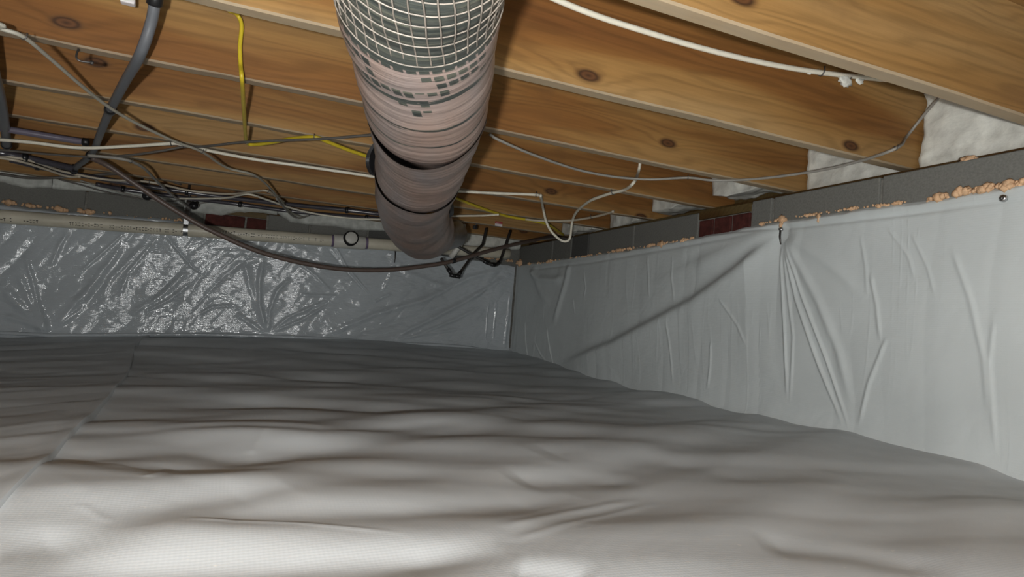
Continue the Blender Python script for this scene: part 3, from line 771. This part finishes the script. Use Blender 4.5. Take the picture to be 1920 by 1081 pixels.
dc = ramp(nt, streak, [(0.3, (0.012, 0.014, 0.013)), (0.5, (0.035, 0.040, 0.036)), (0.75, (0.11, 0.11, 0.08))])
nt.links.new(mix(nt, dark, pink, dc), b.inputs['Base Color'])
b.inputs['Roughness'].default_value = 0.36; b.inputs['Specular IOR Level'].default_value = 0.5
n1 = bump(nt, b, streak, 0.5, 0.004)
bump(nt, b, patch, 0.4, 0.004, n1)
duct = empty('flexible_duct', dp[0])
tag(duct, 'pinkish wrapped flexible air duct with worn black netting hanging under the joists', 'duct')
child('jacket', duct_surface(lambda a: 0.0, lambda a: slit(a)+0.03, lambda s, a, t: jacket_r(s, a, t) - (0.003+0.006*gape(a))*max(0, (t-0.965)/0.035), 420), M['jacket'], duct)
def sleeve_r(s, a, t): return jacket_r(s, a, t) - 0.001 + (0.001+0.006*gape(a))*math.exp(-t/0.06)
sl = child('sleeve', duct_surface(slit, lambda a: seam2(a)+0.02, lambda s, a, t: sleeve_r(s, a, t) - 0.003*max(0, (t-0.92)/0.08), 70), M['jacket'], duct)
def end_r(s, a, t): return jacket_r(s, a, t) - 0.0005 + 0.0035*math.exp(-t/0.05) + 0.003*math.sin(3*a+s*30)*t - 0.022*max(0, (t-0.8)/0.2)**2
child('end_sleeve', duct_surface(seam2, lambda a: DL, end_r, 60), M['jacket'], duct)
# netting strands over the dark stretch
nm_ = MB(); sides = 4
def strand(path, r): tube(nm_, path, r, 4, caps=False)
S1n = S_NET - 0.012
for k in range(41):
    pts = []
    end = S1n + 0.012*fn(k*0.7, 0, 5)
    for s in np.linspace(0.0, end, 260):
        a = 2*math.pi*(k - 9.0*s)/41 + 0.02*fn(s*40, k, 6)
        c, n, bb, t_ = dframe(s); pts.append(c + (jacket_r(s, a, 0)+0.0012)*(math.cos(a)*n + math.sin(a)*bb))
    strand(pts, 0.0011)
for i in range(int(S1n/0.022)+1):
    s = i*0.022 + 0.003
    pts = []
    for a in np.linspace(0, 2*math.pi, 60):
        ss = s + 0.004*fn(a*1.2, i*0.6, 8)
        c, n, bb, t_ = dframe(max(0, ss)); pts.append(c + (jacket_r(ss, a, 0)+0.0016)*(math.cos(a)*n + math.sin(a)*bb))
    strand(pts, 0.0010)
M['strand'] = plain('netting_strand', (0.16, 0.138, 0.115), 0.5, var=0.4)
net = child('scrim_netting', nm_.mesh('netting'), M['strand'], duct); net['kind'] = 'stuff'; net['label'] = 'pale netting strands over black film'
# bare metal collar at the far end and the clamp strip beside it
cp = [P(812, 439, D=2.36), P(826, 441, D=2.46), P(842, 440, D=2.60), P(850, 438, D=2.72)]
cm = MB(); tube(cm, catmull(cp, 6), 0.058, 28); child('metal_collar', cm.mesh('collar'), M['collar'], duct)
def hoop(sf, r, wid, name, mat, parent, half=None):
    mb = MB(); v = []; f = []; n = 64
    rng = np.linspace(*(half or (0, 2*math.pi)), n)
    for a in rng:
        for ds, dr in ((-wid/2, 0), (wid/2, 0), (wid/2, r), (-wid/2, r)):
            s = sf(a)+ds; c, nn, bb, t = dframe(s)
            v.append(c + (jacket_r(s, a, 0)+dr+0.002)*(math.cos(a)*nn+math.sin(a)*bb))
    for i in range(n-1):
        for j in range(4): f.append((i*4+j, i*4+(j+1) % 4, (i+1)*4+(j+1) % 4, (i+1)*4+j))
    mb.add(v, f); return child(name, mb.mesh(name, False), mat, parent)
# black hanger straps running up behind the duct to the joists
for pts, lab in (([(735, 335, 1.62), (708, 331, 1.55), (699, 322, 1.52), (695, 305, 1.50), (700, 285, 1.50), (716, 262, 1.50), (735, 232, 1.50), (740, 205, 1.50)], 'black hanger strap showing at the left side of the duct'),
                 ([(820, 412, 2.02), (842, 404, 2.00), (845, 390, 1.98), (842, 372, 1.96), (838, 358, 1.94), (826, 335, 1.92), (818, 316, 1.90)], 'black hanger strap showing at the right side of the duct')):
    path = catmull([P(x, y, D=d) for x, y, d in pts], 5)
    mb = MB(); v = []; f = []
    for q in path:
        for ds in (-0.016, 0.016):
            for dr in (-0.004, 0.004): v.append(q + ds*CW + dr*CR + ds*0.25*CR)
    for i in range(len(path)-1):
        a4 = i*4; b4 = a4+4
        for (p_, q_) in ((0, 1), (1, 3), (3, 2), (2, 0)): f.append((a4+p_, a4+q_, b4+q_, b4+p_))
    f.append((0, 2, 3, 1)); e4 = (len(path)-1)*4; f.append((e4+1, e4+3, e4+2, e4))
    mb.add(v, f); tag(link('hanger_strap', mb.mesh('strap', False), M['black']), lab, 'strap', 'duct straps')

# ================================================================== CABLES
def staple(root, p, t, r):
    """small plastic cable staple across a cable"""
    mb = MB(); t = np.array(t)/np.linalg.norm(t); side = np.cross(t, [0, 0, 1.0]); side /= np.linalg.norm(side)
    pts = [p + side*(-r*1.5) + np.array([0, 0, r*2.0]), p + side*(-r*1.4), p - np.array([0, 0, r*1.3]), p + side*(r*1.4), p + side*(r*1.5)+np.array([0, 0, r*2.0])]
    tube(mb, catmull(pts, 3), r*0.3, 6)
    child('staple', mb.mesh('staple'), M['steel_dark'], root)
def run_on(pts):
    """lines cut by the left edge of the photo go on under the joists"""
    p = np.array(pts[0], float); q = p - CAM
    if 960 + F*(q@CR)/(q@CW) > -30 or p[0] > pts[1][0]: return list(pts)
    return [np.array([p[0]-1.3, p[1]-0.12, p[2]]), np.array([p[0]-0.5, p[1]-0.04, p[2]])] + list(pts)
def cable(name, pts, r, mat, label, cat='cable', staples=(), n=8, group=None, flat=1.0, sides=10, r1=None):
    n_in = len(pts); pts = run_on(pts); path = catmull(pts, n)
    c = np.array(path[0]); root = empty(name, c)
    mb = MB(); tube(mb, path, r if r1 is None else np.linspace(r, r1, len(path)), sides, flat)
    child('sheath', mb.mesh('cable'), M[mat], root)
    for i in staples:
        i = i + len(pts) - n_in
        p = np.array(pts[i]); t = np.array(pts[min(i+1, len(pts)-1)]) - np.array(pts[max(i-1, 0)])
        staple(root, p, t, r)
    return tag(root, label, cat, group)
def zp(pts, z=None, r=0.005, drop=0.003):
    z = ZJ - r - drop if z is None else z
    return [P(x, y, Z=z) for x, y in pts]
def yp(pts): return [P(x, y, Y=Yv) for x, y, Yv in pts]
# thick white cable along the second joist
cable('electrical_cable', yp([(985, -30, 1.234), (1045, 0, 1.233), (1120, 30, 1.232), (1200, 56, 1.231), (1300, 86, 1.231), (1400, 111, 1.231), (1480, 127, 1.231), (1540, 136, 1.231), (1610, 144, 1.231), (1680, 150, 1.225), (1760, 150, 1.22)]), 0.0068, 'wire_white', 'thick white cable sagging along the face of an overhead joist at top right', 'cable', (7,))
# grey diagonal cable, upper left
cable('electrical_cable', zp([(-60, 30), (0, 53), (44, 69), (90, 106), (150, 158), (205, 201), (260, 233), (330, 266), (378, 284), (425, 314), (480, 330), (518, 365), (545, 397), (570, 408)], 0.710), 0.0042, 'wire_tan', 'grey-beige cable running diagonally across the joists at upper left', staples=(2, 8))
# yellow cable, two runs either side of the duct
cable('electrical_cable', [P(430, 20, Y=1.60), P(445, 28, Y=1.632), P(453, 48, Y=1.635), P(450, 85, Y=1.637), P(451, 120, Y=1.638), P(454, 152, Z=0.748), P(457, 200, Z=0.749), P(460, 250, Z=0.749), P(462, 266, Z=0.748), P(472, 271, Z=0.747), P(505, 268, Z=0.748), P(545, 260, Z=0.749), P(590, 257, Z=0.749), P(612, 265, Z=0.749), P(650, 280, Z=0.749), P(700, 298, Z=0.749), P(780, 335, Z=0.749), P(845, 367, Z=0.749), P(900, 389, Z=0.748), P(950, 405, Z=0.747), P(990, 412, Z=0.746), P(1025, 420, Z=0.745), P(1045, 432, Z=0.744), P(1056, 440, Z=0.745)], 0.0046, 'wire_yellow', 'yellow cable dropping from a joist and passing behind the duct', staples=(8, 12), r1=0.0070)
# long white cable behind the duct with a loop at the right
cable('electrical_cable', [P(-60, 258, Z=0.706), P(0, 262, Z=0.706), P(60, 267, Z=0.706), P(150, 277, Z=0.708), P(240, 274, Z=0.728), P(322, 269, Z=0.748), P(345, 272, Z=0.748), P(400, 284, Z=0.748), P(480, 299, Z=0.748), P(580, 313, Z=0.748), P(700, 331, Z=0.748), P(780, 345, Z=0.748), P(850, 357, Z=0.748), P(930, 362, Z=0.748), P(1005, 365, Z=0.748), P(1014, 370, Z=0.742), P(1018, 390, Y=2.62), P(1024, 415, Y=2.63), P(1034, 434, Y=2.63), P(1050, 449, Y=2.62), P(1062, 452, Y=2.61), P(1069, 444, Y=2.60), P(1073, 415, Y=2.60), P(1082, 396, Z=0.742), P(1105, 377, Z=0.745), P(1130, 367, Z=0.747), P(1150, 361, Z=0.748), P(1172, 355, Z=0.748), P(1188, 342, Z=0.750), P(1196, 325, Y=2.04), P(1200, 306, Y=2.045), P(1200, 290, Y=2.045)], 0.0056, 'wire_white', 'long white cable passing behind the duct and drooping in a loop at right', staples=(5, 14, 26))
# beige tail joining the yellow cable
cable('electrical_cable', zp([(985, 411), (1020, 414), (1070, 413), (1110, 407), (1135, 401), (1150, 396)], 0.742), 0.0050, 'wire_beige', 'short beige cable continuing from the yellow one below the loop', staples=(3,))
# thin dark wire, right of duct
cable('electrical_cable', [P(918, 251, Z=0.754), P(935, 262, Z=0.745), P(1000, 290, Z=0.738), P(1080, 317, Z=0.74), P(1150, 331, Z=0.744), P(1220, 336, Z=0.748), P(1290, 333, Z=0.751), P(1340, 338, Z=0.752), P(1420, 335, Z=0.752), P(1520, 322, Z=0.752), P(1600, 305, Z=0.752), P(1680, 278, Z=0.754), P(1700, 256, Y=1.238), P(1735, 212, Y=1.20), P(1770, 172, Y=1.12), P(1790, 150, Y=1.08)], 0.0040, 'wire_grey', 'thin grey wire drooping below the joists right of the duct', staples=(6, 11))
# dark cable from left edge to duct
cable('electrical_cable', zp([(-60, 278), (0, 281), (80, 288), (170, 294), (240, 291)], 0.700) + zp([(300, 283)], 0.714) + zp([(345, 275), (385, 274), (460, 266), (560, 262), (620, 259), (705, 252), (760, 249)], 0.733), 0.0038, 'wire_dark', 'dark cable from the left edge to the duct, crossing the yellow one', staples=(6,))
# pair of pale cables at far left
cable('electrical_cable', zp([(-60, 290), (0, 296), (40, 303), (80, 315), (125, 330), (150, 331)], 0.712), 0.0048, 'wire_beige', 'beige cable sloping from the left edge to the back joists, lower one')
cable('electrical_cable', zp([(-60, 285), (0, 291), (60, 302), (110, 319), (160, 330), (205, 337), (280, 341), (350, 356), (400, 362), (440, 363), (480, 358), (502, 358), (520, 370), (532, 378)], 0.722), 0.0048, 'wire_beige', 'beige cable following the dark water lines on the left', staples=(6, 11))
cable('electrical_cable', zp([(330, 372), (390, 372), (430, 370), (465, 364), (500, 374), (550, 391), (600, 402), (660, 409), (720, 411), (780, 409), (845, 405), (900, 404), (935, 402)], 0.707), 0.0044, 'wire_white', 'pale cable swinging below the dark water lines to the duct')
# grey cable dropping between
cable('electrical_cable', zp([(165, 291), (215, 296), (245, 302), (270, 315), (292, 337), (320, 363), (345, 382), (356, 390)], 0.690), 0.0052, 'wire_grey', 'short grey cable dropping beside the brown tube', staples=(2,))
# thin drooping ones over the back insulation
cable('electrical_cable', yp([(110, 336, 3.66), (150, 346, 3.68), (200, 360, 3.69), (260, 372, 3.69), (310, 377, 3.69), (345, 374, 3.68), (390, 364, 3.66)]), 0.0036, 'wire_dark', 'thin dark cable drooping over the grey insulation, upper of two')
cable('electrical_cable', yp([(150, 338, 3.66), (190, 350, 3.68), (240, 364, 3.69), (290, 376, 3.69), (340, 384, 3.69), (395, 378, 3.68), (430, 368, 3.66)]), 0.0036, 'wire_grey', 'thin grey cable drooping over the grey insulation, lower of two')
cable('electrical_cable', yp([(-60, 318, 3.60), (0, 326, 3.60), (50, 333, 3.60), (100, 333, 3.60), (160, 329, 3.60), (230, 326, 3.60), (300, 334, 3.62), (340, 345, 3.64)]), 0.0062, 'wire_dark', 'black cable along the top of the back wall at the left edge')
cable('electrical_cable', zp([(518, 372), (545, 402), (560, 409), (577, 404)], 0.695), 0.0040, 'wire_grey', 'short grey cable end curling up above the insulation')

# ================================================================== WATER LINES
def pipe(name, pts, r, mat, label, bands=(), n=8, cat='pipe', group=None, bmat='black', bl=0.010, br=1.22, sides=16):
    k0 = len(pts); pts = run_on(pts); k0 = len(pts)-k0
    path = catmull(pts, n); root = empty(name, path[0])
    mb = MB(); tube(mb, path, r, sides); child('tubing', mb.mesh('pipe'), M[mat], root)
    for i in bands:
        k = int((i+k0)*n); p = np.array(path[min(k, len(path)-1)]); q = np.array(path[min(k+1, len(path)-1)])
        if np.linalg.norm(q-p) < 1e-6: q = p; p = np.array(path[k-1])
        d = (q-p)/np.linalg.norm(q-p)
        mb = MB(); tube(mb, [p-d*bl, p-d*bl*0.8, p+d*bl*0.8, p+d*bl], [r*1.02, r*br, r*br, r*1.02], 16)
        child('clamp_ring', mb.mesh('ring'), M[bmat], root)
    return tag(root, label, cat, group)
grey = pipe('water_pipe', [P(300, -60, Y=1.46)+np.array([0.02, 0.0, 0.10]), P(300, -60, Y=1.46), P(292, -10, Y=1.47), P(284, 40, Y=1.50), P(262, 104, Z=0.735), P(235, 152, Z=0.733), P(207, 205, Z=0.733), P(190, 245, Z=0.733), P(175, 283, Z=0.733), P(160, 300, Z=0.733), P(146, 310, Z=0.733), P(137, 322, Z=0.733)], 0.0110, 'grey_pipe', 'thick grey flexible water pipe curving down from the top left', (2.15, 6.0, 8.4, 11), bl=0.016, br=1.38)
pipe('water_pipe', [P(-30, 60, Z=0.75)+np.array([-0.02, -0.02, 0.20]), P(-24, 95, Z=0.75)+np.array([-0.01, 0, 0.06]), P(-14, 130, Z=0.733), P(-2, 175, Z=0.733), P(6, 215, Z=0.733), P(12, 262, Z=0.733), P(12, 272, Z=0.733)], 0.0135, 'grey_pipe', 'grey vertical-looking water pipe cut off by the left edge', (6,), br=1.25)
pipe('water_pipe', [P(-70, 228, Z=0.731), P(0, 240, Z=0.731), P(60, 250, Z=0.731), P(120, 260, Z=0.731), P(166, 267, Z=0.731)], 0.0105, 'violet_pipe', 'shiny violet grey pipe branching left from the thick grey pipe', (4,), br=1.3)
pipe('water_pipe', [P(-40, 280, Z=0.731), P(20, 290, Z=0.731), P(60, 298, Z=0.731), P(100, 307, Z=0.731), P(145, 317, Z=0.731)], 0.0125, 'dark_pipe', 'dull dark pipe below the violet one, joining the grey pipe elbow', (1.7, 4), br=1.4)
pipe('water_pipe', [P(20, 300, Z=0.742), P(70, 312, Z=0.742), P(140, 326, Z=0.742), P(240, 343, Z=0.742), P(350, 360, Z=0.742), P(450, 373, Z=0.742), P(560, 385, Z=0.742), P(650, 394, Z=0.742), P(720, 402, Z=0.742), P(800, 412, Z=0.742)], 0.0105, 'dark_pipe', 'upper shiny black water line under the last joists, left of the duct', (1.1, 4.05, 7.0), br=1.5, bl=0.008)
pipe('water_pipe', [P(180, 345, Z=0.726), P(240, 356, Z=0.726), P(350, 371, Z=0.726), P(450, 383, Z=0.726), P(530, 394, Z=0.726), P(600, 401, Z=0.728), P(700, 409, Z=0.73), P(800, 419, Z=0.73)], 0.0095, 'dark_pipe', 'lower shiny black water line under the last joists, left of the duct', (0.9, 3.0, 5.9), br=1.5, bl=0.008)
pipe('brown_tube', [P(172, 296, Y=2.75), P(205, 312, Y=2.78), P(260, 349, Y=2.80), P(330, 395, Y=2.82), P(400, 434, Y=2.84), P(500, 476, Y=2.88), P(620, 502, Y=2.92), P(720, 506, Y=2.96), P(800, 498, Y=3.0), P(850, 489, Y=3.04), P(910, 472, Y=3.12), P(960, 459, Y=3.22), P(1010, 448, Y=3.38), P(1045, 440, Y=3.5)], 0.0098, 'brown_pipe', 'long brown tube hanging in a wide curve in front of the back wall', (9.05,), br=1.25)
# open pipe stubs above the insulation
for x, y, lab in ((275, 367, 'dark round pipe stub left of the brown tube'), (363, 385, 'dark round pipe stub behind the brown tube, above the pipe strap')):
    c = P(x, y, Y=3.62); root = empty('pipe_stub', c)
    mb = MB(); tube(mb, [c, c+np.array([0.004, 0.03, 0.004]), c+np.array([0.01, 0.10, 0.02])], 0.017, 20, caps=False)
    child('tubing', mb.mesh('stub'), M['steel_dark'], root)
    mb = MB(); tube(mb, [c-np.array([0, 0.004, 0]), c+np.array([0.001, 0.012, 0])], 0.020, 20); child('end_cap', mb.mesh('cap'), M['black'], root)
    mb = MB(); tube(mb, [c+np.array([0, 0.02, 0]), c+np.array([-0.03, 0.03, 0.06]), c+np.array([-0.03, 0.03, 0.14])], 0.006, 8); child('hanger_rod', mb.mesh('rod'), M['steel_dark'], root)
    tag(root, lab, 'pipe', 'pipe stubs')
# dark bent wire loops at the corner
def loop(pts, label, joints):
    root = empty('hanger_loop', pts[0]); path = []
    for a, b in zip(pts[:-1], pts[1:]): path += [a + (b-a)*t for t in np.linspace(0, 1, 6)[:-1]]
    path.append(pts[-1])
    mb = MB(); tube(mb, path, 0.0075, 10); child('bent_rod', mb.mesh('rod'), M['steel_dark'], root)
    for i in joints:
        for q in (pts[i-1], pts[i+1]):
            d = (q-pts[i]); d = d/np.linalg.norm(d); mb = MB(); tube(mb, [pts[i]+d*0.012, pts[i]+d*0.04], 0.0100, 12)
            child('sleeve', mb.mesh('sleeve'), M['black'], root)
    tag(root, label, 'hanger', 'bent hangers')
loop([P(827, 484, Y=3.05), P(848, 516, Y=3.02), P(858, 518, Y=3.02), P(889, 474, Y=3.15), P(905, 458, Y=3.28), P(912, 428, Y=3.32)], 'lower dark V-shaped bent rod hanging below the brown tube', (1, 2))
loop([P(852, 458, Y=3.2), P(880, 474, Y=3.2), P(918, 495, Y=3.22), P(931, 497, Y=3.24), P(939, 486, Y=3.3), P(957, 432, Y=3.4)], 'upper dark bent rod crossing the brown tube near the corner', (2, 3))
cable('electrical_cable', zp([(1010, 449), (1050, 446), (1085, 452), (1110, 444)], 0.735), 0.006, 'wire_dark', 'short black cable end tucked above the corner of the walls')

# white fitting beside the duct end
c = P(866, 440, Y=3.30); root = empty('white_pipe_fitting', c)
mb = MB(); tube(mb, [P(868, 436, Y=3.30), P(862, 459, Y=3.30), P(852, 473, Y=3.31), P(845, 482, Y=3.32)], [0.017, 0.016, 0.015, 0.015], 16); child('pipe_body', mb.mesh('body'), M['pvc_white'], root)
mb = MB(); tube(mb, [P(868, 437, Y=3.30), P(870, 424, Y=3.30), P(871, 420, Y=3.30)], [0.013, 0.010, 0.006], 16); child('tip', mb.mesh('tip'), M['pvc_white'], root)
tag(root, 'short white plastic pipe fitting beside the metal end of the duct', 'pipe fitting')

# ================================================================== DRAIN PIPE on the back wall
YP = 3.655; RP = 0.0315
pa = P(-120, 397, Y=YP); pb_ = P(800, 472, Y=YP)
q0 = P(0, 405.5, Y=YP); q1 = P(620, 451, Y=YP); dv = (q1-q0)/np.linalg.norm(q1-q0)
start = q0 - dv*1.2; c655 = P(655, 452, Y=YP); tc = float((c655-q0)@dv)
endp = q0 + dv*(tc+0.95)
root = empty('drain_pipe', q0)
mb = MB(); tube(mb, [start + (endp-start)*t for t in np.linspace(0, 1, 30)], RP, 28); child('pipe_body', mb.mesh('drain'), M['pvc'], root)
ca, cb_ = q0+dv*(tc-0.085), q0+dv*(tc+0.085)
mb = MB(); tube(mb, [ca, ca+dv*0.003, cb_-dv*0.003, cb_], [RP+0.003, RP+0.0055, RP+0.0055, RP+0.003], 28); tee = child('tee_coupling', mb.mesh('tee'), M['pvc_white'], root)
for c_, s in ((ca-dv*0.006, 0), (cb_+dv*0.008, 1)):
    mb = MB(); tube(mb, [c_-dv*0.006, c_+dv*0.006], RP+0.0008, 28); child('primer_band', mb.mesh('primer'), M['primer'], root)
# cleanout branch facing the room
cc = q0+dv*tc; upv = np.cross(np.array([0, -1, 0.0]), dv)*-1; upv = upv if upv[2] > 0 else -upv
fdir = np.array([0.02, -1, 0.12]); fdir /= np.linalg.norm(fdir); bc = cc + upv*0.012
mb = MB(); tube(mb, [bc, bc+fdir*0.050], 0.040, 28); child('cleanout_hub', mb.mesh('hub'), M['seal'], tee)
mb = MB(); tube(mb, [bc+fdir*0.048, bc+fdir*0.058, bc+fdir*0.060], [0.0325, 0.0325, 0.030], 28); child('cleanout_plug', mb.mesh('plug'), M['pvc_white'], tee)
# illegible factory print: small ink strokes wrapped on the pipe
ink = MB()
def ink_run(t0, t1, phi, step=0.0125):
    t = t0; rs = random.Random(int(t0*100))
    while t < t1:
        wd = rs.uniform(0.005, 0.0095)
        if rs.random() < 0.86:
            kind = rs.randrange(4)
            bars = [[(0, .25, 0, 1), (.25, 1, .8, 1), (.25, 1, 0, .2)], [(0, .3, 0, 1), (.7, 1, 0, 1), (.3, .7, .4, .6)], [(0, 1, .75, 1), (.35, .65, 0, .75)], [(0, 1, .4, .62)]][kind]
            for (a0, a1, h0, h1) in bars:
                vs = []
                for (aa, hh) in ((a0, h0), (a1, h0), (a1, h1), (a0, h1)):
                    an = phi + (hh-0.5)*0.016/RP
                    vs.append(q0+dv*(t+aa*wd) + (RP+0.0006)*(math.cos(an)*np.array([0, -1, 0.0]) + math.sin(an)*upv))
                ink.add(vs, [(0, 1, 2, 3)])
        t += step*rs.uniform(0.85, 1.1)
xx = lambda px_, py_: float((P(px_, py_, Y=YP-0.03)-q0)@dv)
ink_run(xx(0, 412), xx(70, 416), -0.5); ink_run(xx(130, 421), xx(352, 436), -0.42); ink_run(xx(412, 440), xx(440, 441), 0.05); ink_run(xx(446, 441), xx(607, 452), -0.12)
pr = child('pipe_printing', ink.mesh('print', False), M['ink'], root); pr['kind'] = 'stuff'
tag(root, 'cream plastic drain pipe with dark print and round cleanout along the back wall', 'pipe')
# metal strap holding the pipe
cs = q0 + dv*xx(348, 425); root = empty('pipe_strap', cs)
v = []; f = []; prof = [cs+np.array([0, 0.05, 0.17]), cs+np.array([0, 0.0, 0.14]), cs+np.array([0, -0.02, 0.06])]
for a in np.linspace(0.9, -1.3, 12): prof.append(cs + (RP+0.002)*(math.cos(a)*np.array([0, -1, 0.0])+math.sin(a)*upv))
for p in prof:
    for ds in (-0.011, 0.011):
        for dr in (0, 0.0015): v.append(p+dv*ds+np.array([0, -dr, 0]))
for i in range(len(prof)-1):
    a4 = i*4; b4 = a4+4
    for (p_, q_) in ((0, 1), (1, 3), (3, 2), (2, 0)): f.append((a4+p_, a4+q_, b4+q_, b4+p_))
f.append((0, 2, 3, 1)); e4 = (len(prof)-1)*4; f.append((e4+1, e4+3, e4+2, e4))
child('band', mesh_from(v, f, 'strap', False), M['metal'], root)
mb = MB(); bp = P(357, 416, Y=YP-0.005); tube(mb, [bp+np.array([0, 0.03, 0]), bp, bp-np.array([0, 0.004, 0])], [0.005, 0.007, 0.005], 10); child('bolt', mb.mesh('bolt'), M['metal'], root)
tag(root, 'galvanised metal strap hanging around the cream drain pipe', 'strap')

# ================================================================== FASTENERS AND SMALL BITS
def pin_nail(p, nrm, tip, label, name='liner_pin', r=0.009, mat='steel_dark'):
    root = empty(name, p); nrm = np.array(nrm, float)
    mb = MB(); tube(mb, [p, p+nrm*0.006, p+nrm*0.009], [r, r, r*0.6], 18); child('washer', mb.mesh('washer'), M['metal'], root)
    mb = MB(); tube(mb, [p+nrm*0.008, p+nrm*0.013], [r*0.55, r*0.4], 12); child('pin_head', mb.mesh('head'), M[mat], root)
    if tip is not None:
        mb = MB(); tube(mb, [p+nrm*0.006, (p+tip)/2+nrm*0.006, tip], [0.0032, 0.0035, 0.0022], 8); child('shank', mb.mesh('shank'), M[mat], root)
    tag(root, label, 'fastener', 'liner fasteners')
pin_nail(P(1466, 430, X=XR-0.016), (-1, 0, 0), P(1464, 458, X=XR-0.03), 'bent dark pin gathering the creases of the right wall sheet', r=0.0065)
pin_nail(P(1883, 372, X=XR-0.022), (-1, 0, 0), None, 'round metal washer pin at the upper right of the right wall sheet', r=0.0085)
pin_nail(P(741, 472, Y=YB-0.04), (0, -1, 0), P(740, 492, Y=YB-0.055), 'dark nail in the back wall sheet left of the duct end', r=0.0055)
# red and white card tag on the last joist
c = P(935, 419.5, Y=JY(6)-0.006); root = empty('card_tag', c)
pw = 0.021; ph_ = 0.0125
def card(y, z0, z1, x0=-1, x1=1, d=0.0):
    mb = MB(); box(mb, (c[0]+x0*pw, c[1]-y, c[2]+z0*ph_), (c[0]+x1*pw, c[1]-y+0.001, c[2]+z1*ph_)); return mb.mesh('card', False)
child('card', card(0.0, -1, 1), M['tag_white'], root)
child('red_panel', card(0.0012, 0.0, 1), M['tag_red'], root)
mb = MB()
for i in range(6): box(mb, (c[0]-0.015+i*0.0052, c[1]-0.0018, c[2]+0.003), (c[0]-0.0118+i*0.0052, c[1]-0.0010, c[2]+0.0062))
pr = child('print_marks', mb.mesh('marks', False), M['tag_white'], root); pr['kind'] = 'stuff'
tag(root, 'small red and white card tag on a joist near the back corner', 'tag')
# black cable clip right of the duct
c = P(891, 426, Y=JY(6)+0.012); root = empty('cable_clip', c)
child('clip_body', bevel_box(c-np.array([0.011, 0.008, 0.010]), c+np.array([0.011, 0.012, 0.010]), 0.003), M['black'], root)
mb = MB(); tube(mb, catmull([c+np.array([0.0, 0, 0.01]), c+np.array([0.008, 0, 0.03]), c+np.array([-0.012, 0.004, 0.062])], 5), 0.003, 8); child('wire_tail', mb.mesh('tail'), M['wire_dark'], root)
tag(root, 'small black cable clip left of the red and white card tag', 'clip')
# bent nails poking out of the joists at upper left
def nail(p, pts, label):
    root = empty('bent_nail', p); mb = MB(); tube(mb, catmull(pts, 5), 0.0022, 8); child('shank', mb.mesh('nail'), M['steel_dark'], root)
    mb = MB(); tube(mb, [np.array(pts[-1])-np.array([0, 0.001, 0]), np.array(pts[-1])+np.array([0.0, 0.001, 0.0])], 0.0042, 10); child('head', mb.mesh('head'), M['steel_dark'], root)
    tag(root, label, 'nail')
pts = [P(147, 92, Y=JY(3)-0.002-0.40), P(143, 106, Y=JY(3)-0.41), P(150, 114, Y=JY(3)-0.41), P(172, 117, Y=JY(3)-0.405)]
nail(pts[0], pts, 'bent dark nail sticking out of a joist at upper left')
# block ends / small junction pieces under the joists
c = P(240, 3, Y=1.58); root = empty('cable_clip', c)
child('clip_body', bevel_box(c-np.array([0.014, 0.01, 0.006]), c+np.array([0.014, 0.01, 0.008]), 0.003), M['tag_white'], root)
mb = MB(); tube(mb, [c+np.array([0, 0.0, 0.006]), c+np.array([0, 0.0, 0.016])], 0.006, 12); child('screw', mb.mesh('screw'), M['metal'], root)
tag(root, 'small white clip at the top edge beside the grey pipe', 'clip')
